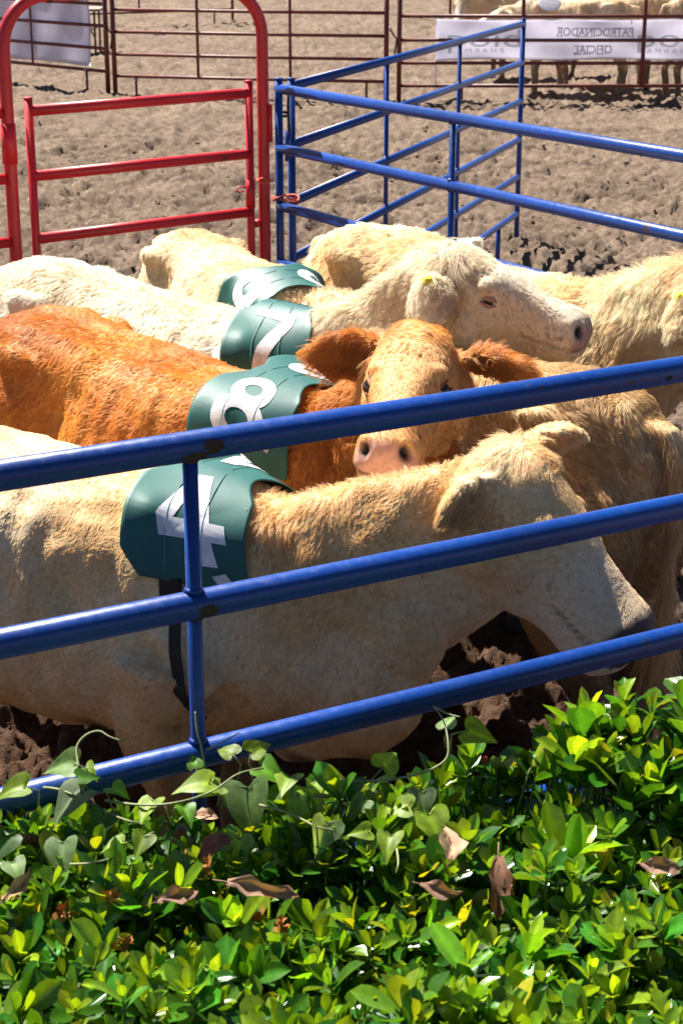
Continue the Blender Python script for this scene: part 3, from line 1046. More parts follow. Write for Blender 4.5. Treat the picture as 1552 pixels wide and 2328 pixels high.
        lf = np.where(head & (t_ > .3), .12, np.where(neck, lift * 1.05, lift))
        lf = lf + .16 * pollw + .25 * zc * neck
        lf = lf * (1 - .6 * pollw)
        lf = np.where(ear, .5, lf); lf = np.where(istail, .15, lf)
        D = norm(F * (1 - lf)[:, None] + Nn * lf[:, None] + .14 * r.normal(size=(n, 3)))
        sel = np.where(keep)[0]
        P, Nn, F, D, Ln, pollw, top_, head_, t__ = P[sel], Nn[sel], F[sel], D[sel], Ln[sel], pollw[sel], zc[sel], head[sel], t_[sel]
        n = len(sel)
        S = np.linspace(0, 1, K)
        grav = np.array([0, 0, -1.0])
        gtan = grav - Nn * (Nn @ grav)[:, None]
        pos = P[:, None, :] + Ln[:, None, None] * (S[None, :, None] * D[:, None, :] + (S ** 2)[None, :, None] * (.42 * F + .30 * gtan - .12 * Nn + (pollw * .55)[:, None] * grav)[:, None, :])
        # clumps share a guide
        cs_ = clump * (1 + 0 * Ln)
        wv = np.stack([q(P * 2.2) for q in nzv], 1) * clump * .9
        cl = np.where(pollw > .3, clump * 1.9, clump)[:, None]
        G = np.floor((P + wv) / cl).astype(np.int64)
        key = ((G[:, 0] + 4000) * 8000 + (G[:, 1] + 4000)) * 8000 + (G[:, 2] + 4000) + (pollw > .3) * 10 ** 13
        _, inv, = np.unique(key, return_inverse=True)
        ng = inv.max() + 1
        cnt = np.bincount(inv, minlength=ng).astype(float)
        def gm(x): return np.stack([np.bincount(inv, x[:, i], ng) for i in range(3)], 1) / cnt[:, None]
        groot = gm(P); gdir = norm(gm(D) + (.22 + .5 * (np.bincount(inv, pollw, ng) / cnt))[:, None] * r.normal(size=(ng, 3))); gF = gm(F); gL = np.bincount(inv, Ln, ng) / cnt * r.uniform(.75, 1.3, ng)
        ph = r.uniform(0, 6.28, ng); ax = norm(r.normal(size=(ng, 3)))
        gp = groot[inv][:, None, :] + (gL[inv])[:, None, None] * (S[None, :, None] * gdir[inv][:, None, :] + (S ** 2)[None, :, None] * (.42 * gF[inv] + .30 * gtan - .12 * Nn + (pollw * .55)[:, None] * grav)[:, None, :])
        wav = np.sin(ph[inv][:, None] + S[None, :] * 5.5) * (curl * gL[inv][:, None] * .30) * S[None, :]
        gp = gp + wav[:, :, None] * ax[inv][:, None, :]
        cf = (wet * np.clip(r.normal(.85, .25, n), 0, 1.1))[:, None] * (S ** 1.3)[None, :]
        pos = pos * (1 - cf[:, :, None]) + gp * cf[:, :, None]
        # keep tips out of the hide
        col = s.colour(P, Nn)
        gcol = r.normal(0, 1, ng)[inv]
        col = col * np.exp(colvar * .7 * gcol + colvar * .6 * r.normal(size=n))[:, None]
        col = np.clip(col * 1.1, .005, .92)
        hc_ = bpy.data.hair_curves.new('fur')
        hc_.add_curves([K] * n)
        hc_.attributes['position'].data.foreach_set('vector', pos.astype(np.float32).ravel())
        ra = hc_.attributes.get('radius') or hc_.attributes.new('radius', 'FLOAT', 'POINT')
        rr = rad * (1 - .8 * S ** 1.5)[None, :] * r.uniform(.7, 1.3, n)[:, None]
        ra.data.foreach_set('value', rr.astype(np.float32).ravel())
        ca = hc_.attributes.new('col', 'FLOAT_COLOR', 'CURVE')
        c4 = np.ones((n, 4), np.float32); c4[:, :3] = col
        ca.data.foreach_set('color', c4.ravel())
        o = bpy.data.objects.new('fur', hc_); C.objects.link(o); o.parent = s.obj
        hc_.materials.append(M['fur'])
        return o


def closed_angle(c):
    return .95 - 1.15 * c


# ------------------------------------------------------------------ number bibs
def mat_bib():
    m, n, b = mat_new('green_mesh_vinyl')
    uv = N(n, 'ShaderNodeAttribute', attribute_name='uvw')
    sp = N(n, 'ShaderNodeSeparateXYZ'); n.links.new(uv.outputs['Vector'], sp.inputs[0])
    waves = []
    for i in (0, 1):
        mu = N(n, 'ShaderNodeMath', operation='MULTIPLY'); mu.inputs[1].default_value = 2 * math.pi * (300 if i == 0 else 280)
        n.links.new(sp.outputs[i], mu.inputs[0])
        si = N(n, 'ShaderNodeMath', operation='SINE'); n.links.new(mu.outputs[0], si.inputs[0]); waves.append(si)
    mx = N(n, 'ShaderNodeMath', operation='MAXIMUM'); n.links.new(waves[0].outputs[0], mx.inputs[0]); n.links.new(waves[1].outputs[0], mx.inputs[1])
    r = ramp(n, [(.0, (.0, .030, .028)), (.75, (.001, .088, .070)), (1.0, (.012, .16, .135))])
    mr = N(n, 'ShaderNodeMapRange'); mr.inputs[1].default_value = -.6; mr.inputs[2].default_value = 1
    n.links.new(mx.outputs[0], mr.inputs[0]); n.links.new(mr.outputs[0], r.inputs[0])
    g = N(n, 'ShaderNodeTexCoord')
    nz = N(n, 'ShaderNodeTexNoise', ins={'Scale': 9.0, 'Detail': 5.0}); n.links.new(g.outputs['Object'], nz.inputs['Vector'])
    r2 = ramp(n, [(.3, (.75, .8, .95)), (.7, (1.1, 1.1, 1.0))]); n.links.new(nz.outputs[0], r2.inputs[0])
    ml = N(n, 'ShaderNodeMixRGB', blend_type='MULTIPLY'); ml.inputs[0].default_value = 1
    n.links.new(r.outputs[0], ml.inputs[1]); n.links.new(r2.outputs[0], ml.inputs[2])
    n.links.new(ml.outputs[0], b.inputs['Base Color'])
    b.inputs['Roughness'].default_value = .50
    b.inputs['Specular IOR Level'].default_value = .65
    bp = N(n, 'ShaderNodeBump', ins={'Strength': .22, 'Distance': .001}); n.links.new(mx.outputs[0], bp.inputs['Height'])
    bp2 = N(n, 'ShaderNodeBump', ins={'Strength': .14, 'Distance': .012}); n.links.new(nz.outputs[0], bp2.inputs['Height']); n.links.new(bp2.outputs[0], bp.inputs['Normal'])
    n.links.new(bp.outputs[0], b.inputs['Normal'])
    return m


M['bib'] = mat_bib()
M['numeral'] = plain('white_print', (.74, .72, .74), .5)
M['seam'] = plain('seam_thread', (.10, .30, .27), .6)
M['sticker'] = plain('paper_sticker', (.62, .60, .56), .6)
M['velcro'] = plain('brown_patch', (.28, .18, .11), .8)
M['strap'] = plain('black_strap', (.008, .008, .008), .7)

DIG = {
    '4': [[(.30, 0), (.52, 0), (.52, .24), (.75, .24), (.75, .42), (.52, .42), (.52, 1), (.30, 1), (-.22, .44), (-.22, .24), (.30, .24)], [(.30, .42), (.00, .42), (.30, .75)]],
    '7': [[(-.02, 0), (.20, 0), (.30, .30), (.45, .58), (.62, .82), (.62, 1), (-.25, 1), (-.25, .84), (.38, .84), (.20, .60), (.06, .32)], []],
}


def circ(cx, cy, rx, ry, n=26, rev=False):
    p = [(cx + rx * math.cos(2 * math.pi * k / n), cy + ry * math.sin(2 * math.pi * k / n)) for k in range(n)]
    return p[::-1] if rev else p


def digit_grid(ch, nx=120, ny=150):
    """cells of a digit as a regular grid mask in [-.5,1]x[0,1]"""
    def inside(x, y):
        if ch == '8':
            o = ((x - .2) / .38) ** 2 + ((y - .72) / .28) ** 2 <= 1 or ((x - .2) / .44) ** 2 + ((y - .29) / .30) ** 2 <= 1
            i = ((x - .2) / .16) ** 2 + ((y - .72) / .10) ** 2 <= 1 or ((x - .2) / .19) ** 2 + ((y - .28) / .12) ** 2 <= 1
            return o and not i
        if ch == '9':
            o = ((x - .2) / .42) ** 2 + ((y - .66) / .34) ** 2 <= 1
            i = ((x - .2) / .19) ** 2 + ((y - .67) / .14) ** 2 <= 1
            tail_ = (x > .28 - (.66 - y) * .45) and (x < .62 - max(0, .62 - y) * .55) and y < .66
            return (o and not i) or tail_
        def pip(poly):
            c = False; j = len(poly) - 1
            for i in range(len(poly)):
                xi, yi = poly[i]; xj, yj = poly[j]
                if (yi > y) != (yj > y) and x < (xj - xi) * (y - yi) / (yj - yi) + xi: c = not c
                j = i
            return c
        o, h = DIG[ch]
        return pip(o) and not (h and pip(h))
    xs = np.linspace(-.5, 1, nx + 1); ys = np.linspace(0, 1, ny + 1)
    cells = [(i, j) for i in range(nx) for j in range(ny) if inside((xs[i] + xs[i + 1]) / 2, (ys[j] + ys[j + 1]) / 2)]
    return xs, ys, cells


def bib(cow, label, ch, xc=.50, width=.25, drop=.345, sides=(-1, 1), extras=True, zc=.93, slope=.0, tilt=0.0, rot=0.0):
    """green mesh number cloth laid over the withers, one panel down each side"""
    e = empty('number_bib', cow.obj.location, cow.psi); tag(e, label, 'number bib', 'green numbered bibs worn by the cattle')
    xs = np.linspace(xc - width * .75, xc + width * .75, 31) * cow.sx
    ths = np.linspace(-R(155), R(155), 125)       # 0 = top, + = the cow's right (-y)
    Rd = np.zeros((len(xs), len(ths)))
    for i, x in enumerate(xs):
        c = Vector((x, 0, zc * cow.sz))
        for j, th in enumerate(ths):
            d = Vector((0, -math.sin(th), math.cos(th)))
            h = cow.bvh.ray_cast(c + d * 1.2, -d)
            Rd[i, j] = (h[0] - c).length if h[0] is not None else .25
    Rd0 = Rd.copy()
    # a stiff cloth bridges hollows
    for _ in range(10):
        Rd[1:-1] = np.maximum(Rd[1:-1], .5 * Rd[1:-1] + .25 * (Rd[:-2] + Rd[2:]))
        Rd[:, 1:-1] = np.maximum(Rd[:, 1:-1], .5 * Rd[:, 1:-1] + .25 * (Rd[:, :-2] + Rd[:, 2:]))
    for _ in range(8):
        Rd[1:-1] = .5 * Rd[1:-1] + .25 * (Rd[:-2] + Rd[2:]); Rd[:, 1:-1] = .5 * Rd[:, 1:-1] + .25 * (Rd[:, :-2] + Rd[:, 2:])
    A_ = np.stack([np.ones(len(xs)), xs - xs.mean(), (xs - xs.mean()) ** 2], 1)
    wgt_ = np.exp(-((xs - xs.mean()) / (width * .42)) ** 4)
    co_ = np.linalg.lstsq(A_ * wgt_[:, None], Rd0 * wgt_[:, None], rcond=None)[0]
    co_[2] *= .35
    fit_ = A_ @ co_
    res_ = ((Rd0 - fit_) * (wgt_ > .4)[:, None]).max(0)
    for _ in range(14): res_[1:-1] = np.maximum(res_[1:-1], .5 * res_[1:-1] + .25 * (res_[:-2] + res_[2:])); res_[1:-1] = .5 * res_[1:-1] + .25 * (res_[:-2] + res_[2:])
    Rd = fit_.copy()
    for _ in range(60): Rd[:, 1:-1] = .5 * Rd[:, 1:-1] + .25 * (Rd[:, :-2] + Rd[:, 2:])
    inb = (np.abs(xs - xs.mean()) < width * .55)[:, None] & (np.abs(ths) < R(115))[None]
    de = np.where(inb, np.clip(Rd0 - Rd, 0, .06), 0)
    dm_ = np.repeat(de.max(0)[None], len(xs), 0)
    for _ in range(10): dm_[:, 1:-1] = np.maximum(dm_[:, 1:-1], .5 * (dm_[:, :-2] + dm_[:, 2:]) - .0003)
    for _ in range(30): dm_[:, 1:-1] = .5 * dm_[:, 1:-1] + .25 * (dm_[:, :-2] + dm_[:, 2:]); dm_[1:-1] = .5 * dm_[1:-1] + .25 * (dm_[:-2] + dm_[2:])
    Rd = np.maximum(Rd + dm_, Rd0 + .002) + .011
    for _ in range(3): Rd[:, 1:-1] = .5 * Rd[:, 1:-1] + .25 * (Rd[:, :-2] + Rd[:, 2:]); Rd[1:-1] = .5 * Rd[1:-1] + .25 * (Rd[:-2] + Rd[2:])
    P3 = np.zeros((len(xs), len(ths), 3))
    P3[..., 0] = xs[:, None]; P3[..., 1] = -np.sin(ths)[None] * Rd; P3[..., 2] = zc * cow.sz + np.cos(ths)[None] * Rd
    mid = len(ths) // 2
    seg = np.linalg.norm(np.diff(P3, axis=1), axis=2)
    arc = np.zeros((len(xs), len(ths)))
    arc[:, 1:] = np.cumsum(seg, 1); arc -= arc[:, mid:mid + 1]
    arc[:] = arc[8:-8].mean(0)[None]
    def S(u, v, off=0.0):
        # u along the back, v = signed arc length from the crest (+ = right side)
        x = xc * cow.sx + u + tilt * abs(v)
        fi = np.clip((x - xs[0]) / (xs[1] - xs[0]), 0, len(xs) - 1.001); i = int(fi); f = fi - i
        def row(k):
            th = np.interp(v, arc[k], ths); rr = np.interp(th, ths, Rd[k]) + off
            return np.array([xs[k], -math.sin(th) * rr, zc * cow.sz + math.cos(th) * rr])
        p = row(i) * (1 - f) + row(i + 1) * f
        p[0] = x
        w = .0022 * math.sin(u * 21 + v * 9 + cow.seed) + .0015 * math.sin(v * 34 + u * 11)
        p[1] += -math.copysign(w, v)
        return Vector(p)
    hw0 = width / 2
    def half(v):      # outline: narrow over the crest, full below, chamfered at the foot
        v = abs(v); k = v / drop
        if k < .05: return (-hw0 * .66, hw0 * .80)
        if k < .30:
            q = (k - .05) / .25; q = q * q * (3 - 2 * q)
            q2 = (min(1, (k - .05) / .20)) ** 1.5
            return (-hw0 * (.66 + .34 * q), hw0 * (.80 + .20 * q2))
        if k > .86:
            q = (k - .86) / .14
            return (-hw0 * (1 - .30 * q), hw0 * (1 - .05 * q))
        return (-hw0, hw0)
    nu, nv = 34, 140
    V, F, UV = [], [], []
    for j in range(nv + 1):
        v = -drop + 2 * drop * j / nv
        l, r_ = half(v)
        for i in range(nu + 1):
            u = l + (r_ - l) * i / nu
            V.append(S(u, v)); UV.append((u, v, 0))
    for j in range(nv):
        for i in range(nu):
            a = j * (nu + 1) + i
            F.append((a, a + nu + 1, a + nu + 2, a + 1))
    me = mesh('cloth', V, F)
    at = me.attributes.new('uvw', 'FLOAT_VECTOR', 'POINT'); at.data.foreach_set('vector', np.array(UV, np.float32).ravel())
    cl = link('cloth', me, M['bib'], e)
    md = cl.modifiers.new('t', 'SOLIDIFY'); md.thickness = .003; md.offset = -1
    xs_, ys_, cells = digit_grid(ch)
    size = drop * .70
    for sg in sides:
        idx, V, F = {}, [], []
        def vid(i, j):
            if (i, j) not in idx:
                x = (xs_[i] - .22) * size * .62 * (1.0); y = ys_[j]
                yy = (y - .5) * size
                x, yy = x * math.cos(rot) - yy * math.sin(rot), x * math.sin(rot) + yy * math.cos(rot)
                u = x if sg > 0 else -x
                vv = sg * (drop * .155 + size * .5 - yy)
                idx[(i, j)] = len(V); V.append(S(u, vv, .0016))
            return idx[(i, j)]
        for (i, j) in cells:
            q = (vid(i, j), vid(i + 1, j), vid(i + 1, j + 1), vid(i, j + 1))
            F.append(q)
        link('numeral', mesh('numeral', V, F), M['numeral'], e)
    for u0 in (-hw0 * .30, hw0 * .28):                       # sewn seams
        for sg in (1, -1):
            pts = [S(u0 + .0015 * math.sin(k * .35), sg * (.012 + (drop - .02) * k / 26), .0018) for k in range(27)]
            tube('seam', pts, .0009, M['seam'], e, 5)
    if extras:
        def patch(name, uc, vc, w_, h_, ang, mat):
            V, F = [], []
            for i in range(6):
                for j in range(6):
                    a, b_ = (i / 5 - .5) * w_, (j / 5 - .5) * h_
                    V.append(S(uc + a * math.cos(ang) - b_ * math.sin(ang), vc + a * math.sin(ang) + b_ * math.cos(ang), .004))
            for i in range(5):
                for j in range(5):
                    k = i * 6 + j; F.append((k, k + 6, k + 7, k + 1))
            link(name, mesh(name, V, F), mat, e)
        for q in extras: patch(*q)
    # girth strap hanging under the cloth
    for sg in (1, -1):
        x0 = xc * cow.sx - .035 + tilt * drop; z0 = S(-.035, sg * drop * .96).z
        pts = []
        for k in range(9):
            z = z0 - .045 * k
            h_ = cow.bvh.ray_cast(Vector((x0 + .006 * k, -sg * 1.2, z)), Vector((0, sg, 0)))
            if h_[0] is None: break
            pts.append(h_[0] + Vector((0, -sg * .008, 0)))
        if len(pts) > 3:
            V, F = [], []
            for q in pts:
                for (dx, dy) in ((-.014, 0), (.014, 0), (.014, -sg * .005), (-.014, -sg * .005)): V.append(q + Vector((dx, dy, 0)))
            for k in range(len(pts) - 1):
                for m_ in range(4): F.append((4 * k + m_, 4 * k + (m_ + 1) % 4, 4 * k + 4 + (m_ + 1) % 4, 4 * k + 4 + m_))
            F += [(3, 2, 1, 0), tuple(4 * (len(pts) - 1) + m_ for m_ in range(4))]
            link('strap', mesh('strap', V, F, False), M['strap'], e)
            q = pts[1]
            V = [q + Vector((dx, dy, dz)) for dx in (-.03, .022) for dy in (0, -sg * .012) for dz in (-.03, .035)]
            link('strap_buckle', mesh('strap_buckle', V, [(0, 1, 3, 2), (4, 6, 7, 5), (0, 4, 5, 1), (2, 3, 7, 6), (0, 2, 6, 4), (1, 5, 7, 3)], False), M['strap'], e)
    def covered(P):
        u = P[:, 0] - xc * cow.sx
        th = np.arctan2(-P[:, 1], P[:, 2] - zc * cow.sz)
        k = np.clip(np.round((P[:, 0] - xs[0]) / (xs[1] - xs[0])).astype(int), 0, len(xs) - 1)
        ri = np.linalg.norm(np.stack([P[:, 1], P[:, 2] - zc * cow.sz], 1), axis=1)
        v = np.abs(np.interp(th, ths, arc[len(xs) // 2]))
        u = u - tilt * v
        kk = v / drop
        lo = np.where(kk < .3, -hw0 * (.66 + .34 * np.clip((kk - .05) / .25, 0, 1)), -hw0); hi = np.where(kk < .25, hw0 * (.8 + .2 * np.clip((kk - .05) / .2, 0, 1)), hw0)
        return (u > lo - .004) & (u < hi - .002) & (v < drop * .97)
    cow.drops.append(covered)
    return e


def ear_tag(cow, sg, f, col='ear_tag'):
    b0, dirn, op, ln = cow.ears[0 if sg < 0 else 1]
    c = b0 + dirn * (ln * f)
    camp = cow.Minv @ cam.location
    nrm = (op if op.dot(camp - c) > 0 else -op)
    h = cow.bvh.ray_cast(c + nrm * .2, -nrm)
    p = (h[0] if h[0] is not None else c)
    V, F = tube_data([p - nrm * .006, p + nrm * .006], .0155, 18)
    t = link('ear_tag', mesh('ear_tag', V, F), M[col], cow.obj); t['label'] = 'round yellow plastic tag in the near ear'
    V, F = tube_data([p + nrm * .006, p + nrm * .009], .006, 10)
    link('stud', mesh('stud', V, F), M[col], t)


herd = 'cattle crowded in the blue pen'
c4 = Cow('cream cow wearing number 4, nearest behind the front blue rails', (-.30, 3.86), -25, (.378, 3.63, 1.295), (.685, 3.43, .955), seed=4, group=herd, sz=.925, rear=.05, hdep=1.09, chest=.05, dip=.17, hump=-.045,
         base=(.75, .51, .25), pale=(.86, .72, .49), shade=(.54, .28, .07), nose=(.10, .058, .048), muzz=(.80, .63, .44), nose_t=.885,
         ears={-1: ((-.10, -.62, .55), (.85, .0, .35), .145, 1.05, .07), 1: ((.12, .36, .85), (.8, .0, .2), .18, 1.05)})
for sg in (-1, 1): c4.eye(sg, .8, 'lid_pale')
bib(c4, 'green bib with white number 4 and a paper sticker on the nearest cow', '4', xc=.51, width=.262, drop=.345, tilt=.12, rot=R(13),
    extras=[('sticker', .078, .312, .034, .026, -.55, M['sticker'])])
c4.fur(170000, body=.0085, crest=.022, poll=.06, curl=.25, clump=.012, lift=.13, rad=.00042, face=.005, earlen=.010)

c8 = Cow('ginger cow facing the camera with a pink nose, wearing number 8', (-.165, 4.58), -37, (.20, 4.36, 1.385), (.094, 3.92, 1.235), seed=8, sx=.87, sz=.95, rear=.075, group=herd,
         base=(.52, .185, .028), pale=(.68, .32, .065), shade=(.34, .105, .014), nose=(.68, .36, .28), muzz=(.78, .49, .21), up=(-.05, -.25, 1), face0=-.02, hws=1.12,
         ears={-1: ((-.05, .06, 1.0), (.85, -.2, .0), .225, 1.45, .08, -.17), 1: ((-.10, .0, 1.0), (.7, -.5, .0), .225, 1.15, .08, -.17)}, neck_mid=(.20, 4.55, 1.10), voxel=.009)
for sg in (-1, 1): c8.eye(sg, .15, 'lid_ginger', 1.25)
bib(c8, 'green bib with white number 8 on the ginger cow', '8', xc=.50, width=.25, drop=.345, tilt=.1, extras=[('sticker', .06, .25, .05, .04, .3, M['sticker'])])
c8.fur(180000, body=.014, crest=.020, poll=.022, curl=.45, clump=.014, lift=.20, face=.010, earlen=.032)

c7 = Cow('shaggy white cow in profile wearing number 7, yellow ear tag, facing right', (-.175, 5.36), -29, (.31, 5.14, 1.435), (.73, 4.97, 1.295), seed=7, group=herd, sx=.90, sz=.945, rear=.10, dip=.11,
         base=(.80, .70, .53), pale=(.90, .86, .76), shade=(.46, .34, .19), nose=(.50, .31, .25), muzz=(.74, .60, .45), up=(0, -.12, 1), nose_t=.965,
         ears={-1: ((.30, -.50, .80), (.3, -.6, -.4), .20, 1.15), 1: ((.0, .0, 1.0), (.8, -.3, .0), .19)})
for sg in (-1, 1): c7.eye(sg, .80, 'lid_pink', 1.35)
bib(c7, 'green bib with white number 7 on the shaggy white cow', '7', xc=.50, width=.255, drop=.35, tilt=.2,
    extras=[('patch', .045, .285, .035, .075, .5, M['velcro']), ('sticker', .085, .325, .035, .028, -.5, M['sticker'])])
ear_tag(c7, -1, .30)
c7.fur(175000, body=.019, crest=.034, poll=.085, curl=.6, clump=.017, lift=.30, earlen=.02, face=.009, ps=1.45)

c9 = Cow('buff cow wearing number 9, below the red gate at the back', (-.235, 6.08), -65, (.26, 5.66, 1.06), (.55, 5.50, .72), seed=9, sx=.86, sz=.955, sy=.82, group=herd,
         base=(.74, .57, .35), pale=(.85, .74, .54), shade=(.50, .34, .17), voxel=.012)
bib(c9, 'green bib with white number 9 on the buff cow at the back', '9', xc=.60, width=.20, drop=.34, extras=None)
c9.fur(100000, body=.016, crest=.026, poll=.06, curl=.35, clump=.02, lift=.30, rad=.0007)

c10 = Cow('long haired buff cow by the right side panel, yellow ear tag at frame edge', (.75, 5.76), -50, (1.13, 5.38, 1.33), (1.50, 5.12, 1.15), seed=10, sx=.97, sz=.975, rear=.055, group=herd,
          base=(.75, .57, .34), pale=(.87, .76, .56), shade=(.52, .33, .14), voxel=.012, ears={-1: ((.2, -.55, .75), (.3, -.4, -.7), .19)})
ear_tag(c10, -1, .35)
c10.fur(140000, body=.022, crest=.05, poll=.06, curl=.55, clump=.022, lift=.26, rad=.00065)

c12 = Cow('tan cow seen from behind with hanging tail, at right under the top rail', (.08, 4.92), 143, (-.26, 5.06, .78), (-.48, 5.0, .40), seed=12, sx=.72, sz=.985, sy=.9, group=herd,
          base=(.50, .32, .14), pale=(.68, .49, .26), shade=(.26, .15, .06), voxel=.011, tailpose=.03)
c12.fur(120000, body=.016, crest=.03, poll=.05, curl=.7, clump=.018, lift=.28, rad=.0006)

# cattle in the far pen behind the banner
far = 'cattle standing behind the sponsor banner'
f1 = Cow('far pale cow behind the sponsor banner with white tag on its back', (2.5, 23.75), 176, (2.13, 23.7, 1.12), (1.74, 23.62, .98), seed=21, group=far, voxel=.02, base=(.66, .48, .28), pale=(.78, .64, .44), up=(0, -.2, 1))
f1.fur(9000, body=.03, crest=.04, poll=.05, rad=.0018)
f2 = Cow('far buff cow behind the banner, standing between two other cattle', (4.15, 24.7), 8, (4.7, 24.6, 1.25), (5.05, 24.5, .95), seed=22, group=far, voxel=.02, base=(.58, .42, .24), pale=(.72, .57, .38))
f2.fur(9000, body=.03, rad=.0018)
f3 = Cow('far darker cow at the right frame edge behind the banner', (5.35, 23.7), 20, (5.9, 23.8, 1.12), (6.2, 23.7, .75), seed=23, group=far, voxel=.02, base=(.46, .31, .17), pale=(.60, .45, .28), sz=1.04)
f3.fur(9000, body=.03, rad=.0018)
f4 = Cow('far white faced cow with lowered head left of the banner cattle', (2.2, 25.9), 200, (1.68, 25.5, 1.22), (1.60, 25.2, .86), seed=24, group=far, voxel=.02, base=(.68, .52, .32), pale=(.82, .70, .54), muzz=(.80, .72, .60))
f4.fur(9000, body=.03, rad=.0018)
V, F = ellipsoid((0, 0, 0), (.15, .006, .11), 20, 10)
bt = link('back_tag', mesh('back_tag', V, F), M['numeral']); bt.location = (2.66, 23.42, 1.20); bt.rotation_euler = (-.6, 0, 0)
tag(bt, 'round white tag on the back of the far pale cow', 'back tag')

# ------------------------------------------------------------------ distant odds and ends
M['table'] = plain('dark_metal', (.03, .028, .03), .6)
M['tabletop'] = plain('worn_table_top', (.25, .2, .16), .7)
tb = empty('folding_table', (-4.35, 30.6, 0)); tag(tb, 'dark folding table beyond the white sheet at top left', 'table')
V, F = [], []
bm = bmesh.new(); bmesh.ops.create_cube(bm, size=1); bmesh.ops.scale(bm, vec=(1.8, .75, .04), verts=bm.verts); bmesh.ops.translate(bm, vec=(-.55, 0, .74), verts=bm.verts)
bmesh.ops.bevel(bm, geom=bm.edges[:], offset=.01, segments=2)
me = bpy.data.meshes.new('table_top'); bm.to_mesh(me); bm.free(); link('table_top', me, M['tabletop'], tb)
for x in (-1.3, .25):
    for y in (-.3, .3):
        tube('leg', [(x, y, .74), (x, y, 0)], .018, M['table'], tb, 8)
    tube('leg_brace', [(x - .25, -.3, .72), (x, -.3, .3)], .012, M['table'], tb, 8)
pp = panel('far rust red fence panel at the very top behind the gate arch', (-6.0, 36.5), (-2.3, 38.6), [1.5, 1.2, .9, .6, .3], .024, .03, M['oxide'], braces=(.5,), rb=.02, feet=(.9,), welds=False)
cp_ = tube('paper_cup', [(-3.62, 35.2, .03), (-3.38, 35.15, .03)], [.045, .06], M['cord'], None, 12)
tag(cp_, 'white cup lying on the far arena dirt', 'cup')
panel('rust red far fence panel with thin legs at top centre', (1.3, 40.0), (2.4, 40.4), [1.5, 1.15, .8, .45], .02, .03, M['oxide'], braces=(.5,), welds=False)

# ------------------------------------------------------------------ hedge
def mat_leaf(name, attr=True, tr=.34, rough=.25, boost=1.0):
    m, n, b = mat_new(name)
    at = N(n, 'ShaderNodeAttribute', attribute_name='col')
    g = N(n, 'ShaderNodeNewGeometry')
    nz = N(n, 'ShaderNodeTexNoise', ins={'Scale': 90.0, 'Detail': 4.0}); n.links.new(g.outputs['Position'], nz.inputs['Vector'])
    oi = N(n, 'ShaderNodeObjectInfo')
    r = ramp(n, [(.3, .78), (.7, 1.15)]); n.links.new(nz.outputs[0], r.inputs[0])
    mu = N(n, 'ShaderNodeMixRGB', blend_type='MULTIPLY'); mu.inputs[0].default_value = 1
    n.links.new(at.outputs['Color'], mu.inputs[1]); n.links.new(r.outputs[0], mu.inputs[2])
    hs = N(n, 'ShaderNodeHueSaturation')
    mr = N(n, 'ShaderNodeMapRange'); mr.inputs[3].default_value = .7; mr.inputs[4].default_value = 1.3
    n.links.new(oi.outputs['Random'], mr.inputs[0]); n.links.new(mr.outputs[0], hs.inputs['Value']); n.links.new(mu.outputs[0], hs.inputs['Color'])
    n.links.new(hs.outputs[0], b.inputs['Base Color'])
    b.inputs['Roughness'].default_value = rough
    b.inputs['Specular IOR Level'].default_value = .5
    t = N(n, 'ShaderNodeBsdfTranslucent')
    tc = N(n, 'ShaderNodeMixRGB', blend_type='MULTIPLY'); tc.inputs[0].default_value = 1; tc.inputs[2].default_value = (2.2, 1.9, .6, 1)
    n.links.new(hs.outputs[0], tc.inputs[1]); n.links.new(tc.outputs[0], t.inputs[0])
    mx = N(n, 'ShaderNodeMixShader'); mx.inputs[0].default_value = tr
    n.links.new(b.outputs[0], mx.inputs[1]); n.links.new(t.outputs[0], mx.inputs[2]); n.links.new(mx.outputs[0], n.nodes['Material Output'].inputs[0])
    bp = N(n, 'ShaderNodeBump', ins={'Strength': .15, 'Distance': .002}); n.links.new(nz.outputs[0], bp.inputs['Height']); n.links.new(bp.outputs[0], b.inputs['Normal'])
    return m


M['leaf'] = mat_leaf('hedge_leaf')
M['vine_leaf'] = mat_leaf('vine_leaf', tr=.52, rough=.5)
M['dead'] = mat_leaf('dead_leaf', tr=.2, rough=.75)
M['stem'] = plain('green_stem', (.12, .16, .03), .6)
M['vine_stem'] = plain('vine_stem', (.22, .24, .10), .6)
M['bark'] = plain('twig_bark', (.10, .07, .04), .85)
M['petal'] = plain('withered_petal', (.34, .13, .02), .8)
M['bud'] = plain('red_bud', (.55, .01, .01), .5)

camM = Matrix.Translation(cam.location) @ cam.rotation_euler.to_matrix().to_4x4()


def at(px, py, z):
    """point at height z seen at a photo position"""
    d = camM.to_3x3() @ Vector(((px - 776) / 4000, -(py - 1164) / 4000, -1))
    t = (z - cam.location.z) / d.z
    return cam.location + d * t


def hz(x, y):
    x = np.asarray(x, float); y = np.asarray(y, float)
    h = 1.055 + .085 * (vnoise(x * 4.2 + 3, y * 4.2, 31) - .5) + .085 * (vnoise(x * 10, y * 10, 32) - .5)
    h = h + .17 * np.exp(-(((x - .52) / .20) ** 2 + ((y - 2.58) / .17) ** 2)) - .07 * np.exp(-(((x + .28) / .10) ** 2 + ((y - 2.36) / .09) ** 2))
    h = h - .09 * np.exp(-(((x - .02) / .13) ** 2 + ((y - 1.98) / .08) ** 2)) - .08 * np.exp(-(((x + .02) / .09) ** 2 + ((y - 2.24) / .06) ** 2))
    return h


def yback(x):
    return 2.54 + .17 * x + .04 * np.sin(x * 9)


